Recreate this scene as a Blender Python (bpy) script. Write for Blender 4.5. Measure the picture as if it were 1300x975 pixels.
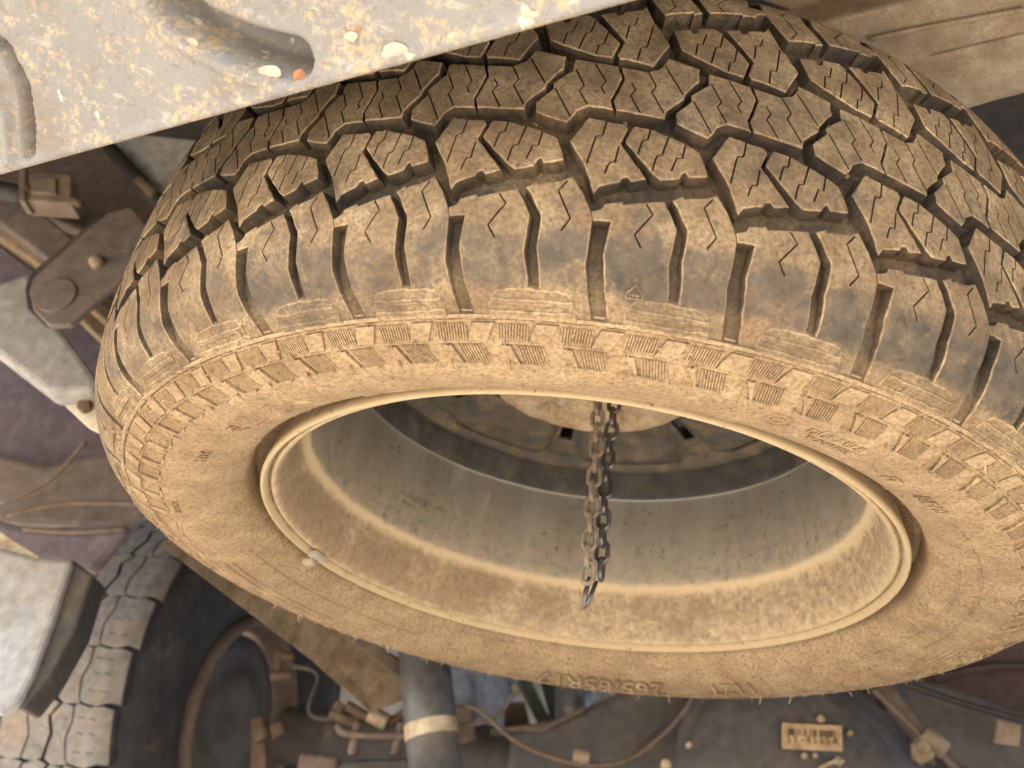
import bpy, bmesh, math, random
import numpy as np
from mathutils import Vector, Matrix, noise
from mathutils.geometry import delaunay_2d_cdt

R_ = math.radians
random.seed(7)
scene = bpy.context.scene
COL = scene.collection
for o in list(bpy.data.objects):
    bpy.data.objects.remove(o)

# ------------------------------------------------------------------ camera, light, exposure
CAM = Vector((0.0, -0.75424584, -0.39890203))
CM = Matrix(((0.99082761, -0.10459444, 0.08556081),
             (0.00139024, -0.62524129, -0.78043026),
             (0.13512482, 0.7733908, -0.61936093)))
FPX, PPX, PPY = 1239.77, 14.16, -200.7
cd = bpy.data.cameras.new('camera')
cam = bpy.data.objects.new('camera', cd)
COL.objects.link(cam)
cam.matrix_world = Matrix.Translation(CAM) @ CM.to_4x4()
cd.sensor_width = 36.0
cd.lens = FPX / 1300 * 36
cd.shift_x = -PPX / 1300
cd.shift_y = PPY / 1300
cd.clip_start = 0.01
cd.clip_end = 900
cd.dof.use_dof = True
cd.dof.focus_distance = 0.60
cd.dof.aperture_fstop = 9.0
scene.camera = cam

SUN_AZ = Vector((-0.80, -0.60, 0))      # horizontal direction towards the sun
SUN_EL = 38.0
world = bpy.data.worlds.new('World')
scene.world = world
world.use_nodes = True
wn = world.node_tree
bg = wn.nodes['Background']
sky = wn.nodes.new('ShaderNodeTexSky')
sky.sky_type = 'NISHITA'
sky.sun_disc = False
sky.sun_elevation = R_(SUN_EL)
sky.sun_rotation = math.atan2(SUN_AZ.x, SUN_AZ.y)
sky.dust_density = 2.5
wn.links.new(sky.outputs[0], bg.inputs[0])
bg.inputs[1].default_value = 0.085
sd = bpy.data.lights.new('sun', 'SUN')
sd.energy = 5.0
sd.angle = R_(0.6)
sd.color = (1.0, 0.93, 0.82)
sun = bpy.data.objects.new('sun', sd)
COL.objects.link(sun)
_s = SUN_AZ.normalized() * math.cos(R_(SUN_EL)) + Vector((0, 0, math.sin(R_(SUN_EL))))
sun.rotation_euler = (-_s).to_track_quat('-Z', 'Y').to_euler()
scene.view_settings.view_transform = 'Standard'
scene.view_settings.look = 'None'
scene.view_settings.exposure = 2.5
scene.view_settings.gamma = 1
scene.view_settings.use_curve_mapping = False
scene.render.engine = 'CYCLES'
scene.cycles.max_bounces = 10
scene.cycles.diffuse_bounces = 6

# ------------------------------------------------------------------ helpers
def ray(px, py):
    d = CM @ Vector(((px - 650 - PPX) / FPX, -(py - 487.5 - PPY) / FPX, -1.0))
    return d.normalized()

def onz(px, py, z):
    d = ray(px, py)
    return CAM + d * ((z - CAM.z) / d.z)

def ony(px, py, y):
    d = ray(px, py)
    return CAM + d * ((y - CAM.y) / d.y)

def onplane(px, py, o, n):
    d = ray(px, py)
    return CAM + d * ((o - CAM).dot(n) / d.dot(n))

def tag(o, label=None, cat=None, group=None, kind=None):
    if label: o['label'] = label
    if cat: o['category'] = cat
    if group: o['group'] = group
    if kind: o['kind'] = kind
    return o

def empty(name, loc):
    o = bpy.data.objects.new(name, None)
    o.location = loc
    o.empty_display_size = 0.05
    COL.objects.link(o)
    return o

def mesh_obj(name, verts, faces, mats, parent=None, smooth=False, matidx=None):
    me = bpy.data.meshes.new(name)
    me.from_pydata([tuple(v) for v in verts], [], [tuple(f) for f in faces])
    if not isinstance(mats, (list, tuple)): mats = [mats]
    for m in mats: me.materials.append(m)
    if matidx is not None:
        me.polygons.foreach_set('material_index', np.array(matidx, dtype=np.int32))
    if smooth:
        me.polygons.foreach_set('use_smooth', np.ones(len(me.polygons), dtype=bool))
    me.update()
    o = bpy.data.objects.new(name, me)
    COL.objects.link(o)
    if parent:
        set_parent(o, parent)
    return o

def set_parent(o, parent):
    o.parent = parent
    o.matrix_parent_inverse = world_of(parent).inverted()

def world_of(o):
    m = Matrix.Translation(o.location) if o.type == 'EMPTY' else o.matrix_basis.copy()
    if o.parent:
        m = world_of(o.parent) @ o.matrix_parent_inverse @ m
    return m

class MB:
    """collects simple solids into one mesh"""
    def __init__(s): s.v = []; s.f = []
    def add(s, v, f):
        n = len(s.v); s.v += [Vector(a) for a in v]; s.f += [tuple(i + n for i in q) for q in f]
    def prism(s, pts, vec):
        n = len(pts); vec = Vector(vec)
        a = [Vector(p) for p in pts]; b = [p + vec for p in a]
        f = [tuple(range(n))[::-1], tuple(range(n, 2 * n))]
        f += [(i, (i + 1) % n, (i + 1) % n + n, i + n) for i in range(n)]
        s.add(a + b, f)
    def tube(s, pts, r, n=10, cap=True):
        pts = [Vector(p) for p in pts]
        rr = r if isinstance(r, (list, tuple)) else [r] * len(pts)
        V = []; F = []
        up = None
        for i, p in enumerate(pts):
            t = (pts[min(i + 1, len(pts) - 1)] - pts[max(i - 1, 0)]).normalized()
            if up is None:
                up = t.orthogonal().normalized()
            else:
                up = (up - t * up.dot(t)).normalized()
            w = t.cross(up)
            for k in range(n):
                a = 2 * math.pi * k / n
                V.append(p + (up * math.cos(a) + w * math.sin(a)) * rr[i])
        for i in range(len(pts) - 1):
            for k in range(n):
                k2 = (k + 1) % n
                F.append((i * n + k, i * n + k2, (i + 1) * n + k2, (i + 1) * n + k))
        if cap:
            F.append(tuple(range(n))[::-1]); F.append(tuple(range((len(pts) - 1) * n, len(pts) * n)))
        s.add(V, F)
    def box(s, c, ex, ey, ez):
        c = Vector(c); ex = Vector(ex); ey = Vector(ey); ez = Vector(ez)
        V = [c + ex * a + ey * b + ez * d for a in (-1, 1) for b in (-1, 1) for d in (-1, 1)]
        s.add(V, [(0, 1, 3, 2), (4, 6, 7, 5), (0, 4, 5, 1), (2, 3, 7, 6), (0, 2, 6, 4), (1, 5, 7, 3)])
    def build(s, name, mat, parent=None, bevel=0.0, smooth=False, seg=2):
        o = mesh_obj(name, s.v, s.f, mat, parent, smooth)
        bm = bmesh.new(); bm.from_mesh(o.data)
        bmesh.ops.recalc_face_normals(bm, faces=bm.faces)
        bm.to_mesh(o.data); bm.free()
        if bevel > 0:
            b = o.modifiers.new('bevel', 'BEVEL'); b.width = bevel; b.segments = seg; b.limit_method = 'ANGLE'; b.angle_limit = R_(35)
        return o

def curve_pts(pts, n=8):
    """Catmull-Rom through 3D points"""
    pts = [Vector(p) for p in pts]
    out = []
    for i in range(len(pts) - 1):
        p0 = pts[max(i - 1, 0)]; p1 = pts[i]; p2 = pts[i + 1]; p3 = pts[min(i + 2, len(pts) - 1)]
        for k in range(n):
            t = k / n
            out.append(0.5 * ((2 * p1) + (p2 - p0) * t + (2 * p0 - 5 * p1 + 4 * p2 - p3) * t * t + (3 * p1 - p0 - 3 * p2 + p3) * t ** 3))
    out.append(pts[-1])
    return out

# ------------------------------------------------------------------ materials
class NT:
    def __init__(s, name):
        s.m = bpy.data.materials.new(name); s.m.use_nodes = True
        s.t = s.m.node_tree; s.b = s.t.nodes['Principled BSDF']
        g = s.t.nodes.new('ShaderNodeNewGeometry'); s.pos = g.outputs['Position']; s.nor = g.outputs['Normal']
    def link(s, a, b): s.t.links.new(a, b)
    def noise(s, scale, detail=6, rough=0.6, vec=None, stretch=None, offs=0.0, dist=0.0):
        n = s.t.nodes.new('ShaderNodeTexNoise'); n.inputs['Scale'].default_value = scale
        n.inputs['Detail'].default_value = detail; n.inputs['Roughness'].default_value = rough
        n.inputs['Distortion'].default_value = dist
        mp = s.t.nodes.new('ShaderNodeMapping')
        if stretch: mp.inputs['Scale'].default_value = stretch
        mp.inputs['Location'].default_value = (offs, offs * 1.7, offs * .3)
        s.link(vec or s.pos, mp.inputs[0]); s.link(mp.outputs[0], n.inputs['Vector'])
        return n.outputs['Fac']
    def vor(s, scale, feat='F1'):
        n = s.t.nodes.new('ShaderNodeTexVoronoi'); n.inputs['Scale'].default_value = scale; n.feature = feat
        s.link(s.pos, n.inputs['Vector']); return n.outputs['Distance']
    def ramp(s, fac, stops):
        r = s.t.nodes.new('ShaderNodeValToRGB')
        e = r.color_ramp.elements
        while len(e) < len(stops): e.new(0.5)
        for i, (p, c) in enumerate(stops):
            e[i].position = p
            e[i].color = (c, c, c, 1) if isinstance(c, (int, float)) else (*c, 1)
        s.link(fac, r.inputs[0]); return r.outputs[0]
    def mix(s, fac, a, b):
        m = s.t.nodes.new('ShaderNodeMix'); m.data_type = 'RGBA'
        for v, k in ((fac, 0), (a, 6), (b, 7)):
            if hasattr(v, 'links') or hasattr(v, 'is_linked'): s.link(v, m.inputs[k])
            elif k == 0: m.inputs[0].default_value = v
            else: m.inputs[k].default_value = (*v, 1)
        return m.outputs[2]
    def math(s, op, a, b=0.0, clamp=False):
        m = s.t.nodes.new('ShaderNodeMath'); m.operation = op; m.use_clamp = clamp
        for v, k in ((a, 0), (b, 1)):
            if hasattr(v, 'is_linked'): s.link(v, m.inputs[k])
            else: m.inputs[k].default_value = v
        return m.outputs[0]
    def maprange(s, v, a, b, c=0.0, d=1.0, smooth=True):
        m = s.t.nodes.new('ShaderNodeMapRange'); m.clamp = True
        m.interpolation_type = 'SMOOTHSTEP' if smooth else 'LINEAR'
        s.link(v, m.inputs[0])
        for i, x in enumerate((a, b, c, d)): m.inputs[i + 1].default_value = x
        return m.outputs[0]
    def xyz(s, vec=None):
        n = s.t.nodes.new('ShaderNodeSeparateXYZ'); s.link(vec or s.pos, n.inputs[0]); return n.outputs
    def bump(s, h, strength=0.4, dist=0.002, prev=None):
        n = s.t.nodes.new('ShaderNodeBump'); n.inputs['Strength'].default_value = strength
        n.inputs['Distance'].default_value = dist; s.link(h, n.inputs['Height'])
        if prev: s.link(prev, n.inputs['Normal'])
        s.link(n.outputs[0], s.b.inputs['Normal']); return n.outputs[0]
    def setc(s, c):
        if hasattr(c, 'is_linked'): s.link(c, s.b.inputs['Base Color'])
        else: s.b.inputs['Base Color'].default_value = (*c, 1)
    def rough(s, r):
        if hasattr(r, 'is_linked'): s.link(r, s.b.inputs['Roughness'])
        else: s.b.inputs['Roughness'].default_value = r
    def metal(s, v):
        if hasattr(v, 'is_linked'): s.link(v, s.b.inputs['Metallic'])
        else: s.b.inputs['Metallic'].default_value = v

DUST_L = (0.55, 0.425, 0.265); DUST_M = (0.37, 0.270, 0.163); DUST_D = (0.200, 0.138, 0.085)

def dust_color(n, k=1.0, offs=0.0, w=1.0):
    a = n.noise(38, 6, .6, offs=offs)
    b = n.noise(420, 4, .65, offs=offs + 3)
    c = n.ramp(a, [(.5 - .22 * w, tuple(x * k for x in DUST_D)), (.5, tuple(x * k for x in DUST_M)), (.5 + .22 * w, tuple(x * k for x in DUST_L))])
    c = n.mix(n.ramp(b, [(.34, .75), (.58, 0.0)]), c, tuple(x * k * .8 for x in DUST_D))
    sp = n.maprange(n.noise(230, 3, .5, offs=offs + 31), .62, .69)
    return n.mix(n.math('MULTIPLY', sp, .6), c, (.16 * k, .095 * k, .062 * k))

def dusty(name, base, amount=0.5, k=1.0, rough=.75, metal=0.0, scale=22, bump=.35, rust=None, offs=0.0, contrast=.14):
    n = NT(name)
    d = dust_color(n, k, offs)
    f = n.noise(scale, 8, .68, offs=offs + 9, dist=.4)
    f2 = n.noise(scale * 9, 4, .6, offs=offs + 2)
    f = n.math('ADD', n.math('MULTIPLY', f, .75), n.math('MULTIPLY', f2, .25))
    th = .5 + (.5 - amount) * .45
    mask = n.maprange(f, th - contrast, th + contrast)
    bb = n.mix(n.ramp(n.noise(60, 5, offs=offs + 5), [(.35, 0.0), (.7, 1.0)]), tuple(x * .72 for x in base), tuple(min(1, x * 1.25) for x in base))
    if rust:
        bb = n.mix(n.maprange(n.noise(30, 8, .7, offs=offs + 20), .53, .62), bb, rust)
    n.setc(n.mix(mask, bb, d))
    n.rough(n.mix(mask, (rough,) * 3, (.95,) * 3))
    if metal > 0:
        n.metal(n.math('MULTIPLY', n.math('SUBTRACT', 1.0, mask), metal))
    n.bump(n.math('ADD', n.noise(300, 5, .7), n.math('MULTIPLY', mask, .6)), bump, .0012)
    return n.m

def rubber_mat(name, dust_bias=0.0, k=1.0, band=True, c0=(.056, .048, .040), c1=(.135, .110, .084), wide=1.0, bump=.42, fade=0.0, dw=1.0):
    n = NT(name)
    X, Y, Z = n.xyz()
    rr = n.math('SQRT', n.math('ADD', n.math('MULTIPLY', X, X), n.math('MULTIPLY', Y, Y)))
    d = dust_color(n, k, 0.0, dw)
    big = n.noise(17, 7, .62, dist=.6)
    med = n.noise(70, 6, .6, offs=4, dist=1.0)
    fine = n.noise(600, 3, .6, offs=7)
    f = n.math('ADD', n.math('ADD', n.math('MULTIPLY', big, .55), n.math('MULTIPLY', med, .33)), n.math('MULTIPLY', fine, .12))
    th = .40 - dust_bias
    if band:
        # mud washed off the rounded shoulder, where the tyre flexes and drips
        b1 = n.maprange(Z, -.1255, -.1195); b2 = n.maprange(Z, -.106, -.092, 1.0, 0.0)
        ring = n.math('MULTIPLY', b1, b2)
        low = n.maprange(Z, -.13, -.06, .0, .035)
        # right-hand side of the tread is cleaner than the left
        side = n.maprange(X, -.30, .22, -.055, .045)
        side = n.math('ADD', n.math('MULTIPLY', ring, side), 0.0)
        inner = n.maprange(Z, -.088, -.078, 0.0, -.045)
        t = n.math('ADD', n.math('ADD', n.math('MULTIPLY', ring, .118), n.math('ADD', low, inner)), n.math('ADD', side, th))
    else:
        t = n.math('ADD', th, 0.0)
    if fade:
        t = n.math('SUBTRACT', t, n.math('MULTIPLY', n.maprange(Z, -.1275, -.113, 1.0, 0.0), fade))
    df = n.math('SUBTRACT', f, t)
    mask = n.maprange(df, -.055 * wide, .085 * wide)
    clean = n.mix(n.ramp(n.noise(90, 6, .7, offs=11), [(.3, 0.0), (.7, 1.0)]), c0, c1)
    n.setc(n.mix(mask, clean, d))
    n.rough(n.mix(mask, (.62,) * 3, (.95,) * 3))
    n.b.inputs['Specular IOR Level'].default_value = .16
    h = n.math('ADD', n.math('MULTIPLY', n.noise(260, 7, .72, offs=1), .7), n.math('MULTIPLY', n.noise(900, 3, .7), .35))
    h = n.math('ADD', h, n.math('MULTIPLY', mask, .25))
    n.bump(h, bump, .0012)
    return n.m

M = {}
M['tread'] = rubber_mat('dusty_tread_rubber', 0.0, .73, wide=1.4, bump=.7)
M['edge'] = rubber_mat('dusty_edge_rubber', .0, 1.04, band=False, wide=1.8)
M['wall'] = rubber_mat('muddy_shaded_groove_rubber', -.085, .40, band=False, c0=(.020, .018, .017), c1=(.065, .055, .046), wide=1.7, bump=.6, fade=.16)  # less dusty, muddy rubber; colour also darkened to deepen shade in grooves and sipes
M['side'] = rubber_mat('dusty_sidewall_rubber', .16, 1.08, band=False, bump=.22, dw=1.9)
M['letter'] = rubber_mat('dusty_letter_rubber', .16, 1.12, band=False)

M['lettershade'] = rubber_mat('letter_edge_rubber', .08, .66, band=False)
def rim_mat():
    n = NT('dusty_rim_metal')
    X, Y, Z = n.xyz()
    d0 = n.ramp(n.noise(150, 7, .72, dist=.5), [(.30, (.22, .155, .10)), (.50, (.42, .32, .205)), (.70, (.60, .48, .31))])
    caked = n.math('MULTIPLY', n.maprange(n.math('ADD', n.noise(14, 6, .65, offs=91), n.math('MULTIPLY', n.math('MULTIPLY', X, -1.0), .6)), .44, .66), .62)
    d0 = n.mix(caked, d0, n.mix(n.noise(300, 4, .7, offs=93), (.13, .085, .055), (.36, .26, .165)))
    spots = n.math('MULTIPLY', n.maprange(n.noise(170, 5, .7, offs=8), .60, .70), .7)
    d = n.mix(spots, d0, (.20, .12, .07))
    streak = n.noise(26, 6, .62, stretch=(1, 1, .12))
    grime = n.noise(55, 6, .65, stretch=(1, 1, .3), offs=5)
    metal = n.mix(n.maprange(streak, .25, .80), (.225, .215, .195), (.33, .32, .295))
    metal = n.mix(n.math('MULTIPLY', n.maprange(grime, .56, .80), .5), metal, (.36, .295, .20))
    metal = n.mix(n.maprange(n.noise(210, 3, .5, offs=13), .66, .70), metal, (.13, .08, .05))
    metal = n.mix(n.math('MULTIPLY', n.maprange(n.noise(700, 3, .6, offs=41), .60, .68), .5), metal, (.50, .44, .33))
    metal = n.mix(n.math('MULTIPLY', n.maprange(n.noise(9, 7, .7, stretch=(1, 1, 5), offs=51), .60, .66), .5), metal, (.14, .125, .10))
    # dust collects in the lower well; its rim is ragged
    e = n.math('ADD', Z, n.math('MULTIPLY', n.math('SUBTRACT', n.noise(75, 9, .72, offs=2), .5), .010))
    low = n.maprange(e, -.066, -.059, 1.0, 0.0)
    lipz = n.math('ADD', Z, n.math('MULTIPLY', n.math('SUBTRACT', n.noise(80, 5, .6, offs=6), .5), .010))
    smooth_dust = n.mix(n.noise(120, 5, offs=33), (.44, .345, .21), (.58, .455, .275))
    smooth_dust = n.mix(n.maprange(n.noise(330, 3, .5, offs=17), .66, .71), smooth_dust, (.18, .12, .07))
    d = n.mix(n.maprange(lipz, -.1160, -.1105), smooth_dust, d)
    d = n.mix(n.math('MULTIPLY', n.maprange(e, -.0735, -.0665), .85), d, (.58, .46, .29))
    mask = n.math('MAXIMUM', n.math('MAXIMUM', low, n.math('MULTIPLY', n.maprange(Z, -.075, .015, .50, .06), n.maprange(n.noise(140, 6, .7, offs=81), .25, .6))), n.math('MULTIPLY', n.maprange(n.noise(34, 8, .7, stretch=(1, 1, .25), offs=21), .50, .72), .30))
    n.setc(n.mix(mask, metal, d))
    n.rough(n.mix(mask, (.42,) * 3, (.92,) * 3))
    n.metal(n.math('MULTIPLY', n.math('SUBTRACT', 1.0, mask), .55))
    n.bump(n.math('MULTIPLY', n.noise(620, 4, .6), mask), .30, .0006)
    return n.m
M['rim'] = rim_mat()
M['disc'] = dusty('grimy_wheel_disc', (.10, .094, .085), .42, .55, .55, .3, 40)
M['rim_step'] = dusty('dark_rim_step', (.075, .073, .070), .25, .55, .5, .2, 40)
M['hub'] = dusty('dusty_hub_plate', (.50, .46, .38), .70, 1.35, .7, .3, 30, .6, rust=(.26, .17, .10))
M['chain'] = dusty('chain_steel', (.24, .225, .20), .5, .9, .45, .6, 160, .3)
M['chain_dark'] = dusty('dark_chain_steel', (.17, .165, .165), .15, .6, .35, .8, 160, .3)
M['grey_frame'] = dusty('grey_painted_frame', (.62, .60, .57), .2, 1.2, .7, 0, 8, .2)
M['tan_frame'] = dusty('tan_dusty_steel', (.40, .30, .20), .8, .75, .8, 0, 10, .2)
M['beige_metal'] = dusty('beige_dusty_steel', (.50, .43, .33), .55, 1.05, .75, 0, 7, .15, contrast=.3)
M['dark_steel'] = dusty('dark_dirty_steel', (.055, .050, .050), .28, .42, .6, .2, 20, .4)
M['brown_steel'] = dusty('brown_dirty_steel', (.19, .145, .125), .4, .55, .7, .1, 14, .3)
M['shackle'] = dusty('shackle_steel', (.18, .145, .130), .3, .55, .6, .2, 25, .4)
M['light_spring'] = dusty('pale_grey_spring', (.30, .288, .275), .2, .9, .6, 0, 12, .2)
M['cream'] = dusty('cream_painted_plate', (.72, .64, .50), .5, 1.3, .7, 0, 20, .2)
M['axle'] = dusty('axle_black_paint', (.105, .105, .115), .3, .6, .5, .1, 9, .25, contrast=.22)
M['shock'] = dusty('shock_black_paint', (.12, .122, .13), .25, .6, .45, .1, 10, .2)
M['rusty'] = dusty('rusty_fitting', (.115, .070, .050), .4, .5, .8, .1, 60, .5)
M['plum'] = dusty('inner_body_paint', (.15, .125, .165), .18, .5, .6, 0, 5, .15, contrast=.3)
M['brown_panel'] = dusty('brown_heat_shield', (.085, .045, .035), .2, .3, .7, 0, 8, .2)
M['blue_can'] = dusty('pale_blue_plastic', (.40, .48, .62), .12, .8, .4, 0, 12, .2)
M['green_bar'] = dusty('green_painted_bar', (.085, .115, .085), .15, .5, .5, 0, 20, .2)
M['pipe'] = dusty('grey_exhaust_pipe', (.34, .34, .36), .2, .6, .4, .5, 14, .2)
M['flap'] = dusty('grey_mudguard', (.33, .35, .38), .3, .8, .5, 0, 7, .15, contrast=.3)
M['bolt'] = dusty('bolt_steel', (.42, .34, .26), .5, 1.0, .5, .3, 80, .3)
M['ground'] = dusty('sandy_ground', (.43, .40, .36), .35, 1.05, .95, 0, 3, .5)

def panel_mat():
    n = NT('weathered_bumper_paint')
    base = n.mix(n.noise(14, 6), (.175, .172, .170), (.25, .243, .230))
    blot = n.noise(26, 9, .72, dist=.8)
    blot2 = n.noise(210, 5, .75, offs=3)
    f = n.math('ADD', n.math('MULTIPLY', blot, .48), n.math('MULTIPLY', blot2, .52))
    du = n.mix(n.noise(90, 4, offs=6), (.36, .26, .15), (.44, .37, .25))
    c = n.mix(n.maprange(f, .512, .60), base, du)
    c = n.mix(n.math('MULTIPLY', n.maprange(n.noise(130, 7, .75, offs=61, dist=1.5), .52, .66), .55), c, (.115, .105, .10))
    c = n.mix(n.math('MULTIPLY', n.maprange(n.noise(48, 8, .75, offs=71, stretch=(1, 3, 1)), .56, .64), .5), c, (.42, .39, .33))
    wht = n.maprange(n.noise(55, 4, .5, offs=12), .66, .70)
    c = n.mix(wht, c, (.50, .46, .37))
    c = n.mix(n.math('MULTIPLY', n.maprange(n.noise(11, 4, offs=15), .55, .66), .6), c, (.17, .14, .12))
    n.setc(c); n.rough(.7)
    n.bump(n.math('ADD', f, n.noise(600, 3)), .35, .001)
    return n.m
M['panel'] = panel_mat()
M['hem'] = dusty('hem_paint', (.24, .23, .21), .6, .9, .8, 0, 90, .5)
M['rust_spot'] = dusty('orange_rust', (.36, .16, .07), .3, .9, .9, 0, 60, .5)
M['seam'] = dusty('cream_sealant', (.44, .40, .31), .2, 1.4, .8, 0, 40, .5)

def road_mat(name, base, amt):
    return dusty(name, base, amt, .9, .8, 0, 16, .35, contrast=.2)
M['road_tread'] = road_mat('worn_road_tread', (.17, .160, .154), .2)
M['road_wall'] = road_mat('road_tyre_rubber', (.038, .037, .042), .08)

# ================================================================== SETTING
# ground: one gently sloping sheet
def ground_z(y): return -.455 - .085 * (1.18 - y)
S = 400
nx = 60
xs = np.concatenate([[-S, -60, -20], np.linspace(-5, 5, 81), [20, 60, S]])
ys = np.concatenate([[-S, -60, -20], np.linspace(-5, 5, 81), [20, 60, S]])
gv = []; gf = []
for j, y in enumerate(ys):
    for i, x in enumerate(xs):
        h = .012 * noise.noise(Vector((x * 1.3, y * 1.3, 0))) + .006 * noise.noise(Vector((x * 6, y * 6, 3)))
        gv.append((x, y, -.455 - .10 + .085 * max(-8, min(8, y)) + (h if abs(x) < 6 and abs(y) < 6 else 0)))
for j in range(len(ys) - 1):
    for i in range(len(xs) - 1):
        a = j * len(xs) + i
        gf.append((a, a + 1, a + 1 + len(xs), a + len(xs)))
gr = mesh_obj('ground', gv, gf, M['ground'], smooth=True)
tag(gr, 'pale sandy ground under the parked vehicle', kind='structure')

# ================================================================== SPARE WHEEL
R0 = .38886
PIT = 2 * math.pi * R0 / 33 * 1000     # mm
# outer profile of the tread side (r, z) from the middle outwards, then the sidewall down to the bead
PROF = [(.38886, 0), (.3882, .03), (.3858, .06), (.3818, .083), (.3785, .095), (.3725, .108), (.364, .1185), (.354, .1255), (.3445, .1300),
        (.3425, .1325), (.336, .1345), (.3225, .1385), (.310, .1405), (.298, .1392), (.284, .1353), (.270, .1288), (.2615, .1212), (.2580, .1165), (.2562, .1100), (.2552, .104), (.2550, .098)]
_p = np.array(PROF)
# smooth the polyline
def chaikin(p, n=3):
    for _ in range(n):
        q = [p[0]]
        for a, b in zip(p[:-1], p[1:]):
            q += [a * .75 + b * .25, a * .25 + b * .75]
        q.append(p[-1]); p = np.array(q)
    return p
_p = chaikin(_p, 3)
_s = np.concatenate([[0], np.cumsum(np.hypot(*np.diff(_p, axis=0).T))])
_zmono = np.maximum.accumulate(_p[:, 1])
S_RING = float(np.interp(.1300, _zmono[:200], _s[:200]))
def s_of_z(z):          # z in metres (absolute)
    return np.interp(z, _zmono + np.arange(len(_zmono)) * 1e-9, _s)
def s_of_r(r):
    return np.interp(-r, -_p[:, 0], _s)
S_RING = float(s_of_r(.3445))
S_BEAD = float(_s[-1])
def prof(s):            # s array (>=0) -> r, z, nr, nz
    s = np.asarray(s, float)
    r = np.interp(s, _s, _p[:, 0]); z = np.interp(s, _s, _p[:, 1])
    e = .0012
    dr = np.interp(s + e, _s, _p[:, 0]) - np.interp(s - e, _s, _p[:, 0])
    dz = np.interp(s + e, _s, _p[:, 1]) - np.interp(s - e, _s, _p[:, 1])
    L = np.hypot(dr, dz) + 1e-12
    return r, z, dz / L, -dr / L
S_FADE = 9.0
S085 = float(s_of_z(.086)); S108 = float(s_of_z(.110)); S122 = float(s_of_z(.1225))
def depth(s):           # groove depth
    s = np.abs(s)
    return np.interp(s, [0, S085, S108, S122, S_RING - .004, S_RING], [.0095, .0095, .0070, .0028, .0013, .0005])
DELTA = {-8: 2, -7: 3, -6: 1, -5: 0, -4: 6, -3: 8, -2: 4, -1: -2, 0: 0, 1: 0, 2: 5, 3: 8, 4: 7, 5: 4, 6: 2, 7: 0}
_wk = np.arange(-17, 18)
_wt = np.array([k * PIT + DELTA.get(k, 0) for k in _wk])
def warp(t):            # mm along the tread, nominal -> as moulded (pitch lengths vary)
    return np.interp(np.asarray(t, float) / PIT, _wk, _wt)
def surf(t, s, h, do_warp=True):
    """t mm along, s signed metres across (negative = lower side), h metres outwards"""
    t = np.asarray(t, float); s = np.asarray(s, float); h = np.asarray(h, float)
    tt = warp(t) if do_warp else t
    th = tt / 1000 / R0
    r, z, nr, nz = prof(np.abs(s))
    sg = np.where(s < 0, -1.0, 1.0)
    rr = r + nr * h; zz = (z + nz * h) * sg
    return np.stack([rr * np.sin(th), -rr * np.cos(th), zz], -1)

def densify(poly, step):
    out = []
    n = len(poly)
    for i in range(n):
        a = np.array(poly[i], float); b = np.array(poly[(i + 1) % n], float)
        m = max(1, int(math.ceil(np.hypot(*(b - a)) / step)))
        for k in range(m): out.append(a + (b - a) * k / m)
    return np.array(out)

def area(p): return .5 * np.sum(p[:, 0] * np.roll(p[:, 1], -1) - np.roll(p[:, 0], -1) * p[:, 1])

def offset(p, d):
    """offset closed ccw polygon outwards by d (negative inwards), mitred"""
    a = np.roll(p, 1, 0); b = np.roll(p, -1, 0)
    e1 = p - a; e2 = b - p
    e1 /= np.linalg.norm(e1, axis=1)[:, None] + 1e-9; e2 /= np.linalg.norm(e2, axis=1)[:, None] + 1e-9
    n1 = np.stack([e1[:, 1], -e1[:, 0]], 1); n2 = np.stack([e2[:, 1], -e2[:, 0]], 1)
    m = n1 + n2
    L = (m * m).sum(1)[:, None]
    m = np.where(L > .2, m * 2 / np.maximum(L, .2), n1)
    ln = np.linalg.norm(m, axis=1)[:, None]
    m = np.where(ln > 1.6, m / ln * 1.6, m)
    return p + m * d

def inside(pts, poly):
    x, y = pts[:, 0], pts[:, 1]
    c = np.zeros(len(pts), bool)
    n = len(poly); j = n - 1
    for i in range(n):
        xi, yi = poly[i]; xj, yj = poly[j]
        if yi != yj:
            c ^= ((yi > y) != (yj > y)) & (x < (xj - xi) * (y - yi) / (yj - yi) + xi)
        j = i
    return c

def sipe_poly(line, w=.95):
    L = np.array(line, float); n = len(L)
    T = np.zeros_like(L)
    for i in range(n):
        T[i] = L[min(i + 1, n - 1)] - L[max(i - 1, 0)]
    T /= np.linalg.norm(T, axis=1)[:, None]
    N = np.stack([-T[:, 1], T[:, 0]], 1) * w / 2
    p = np.concatenate([L + N, (L - N)[::-1]])
    return p if area(p) > 0 else p[::-1]

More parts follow.
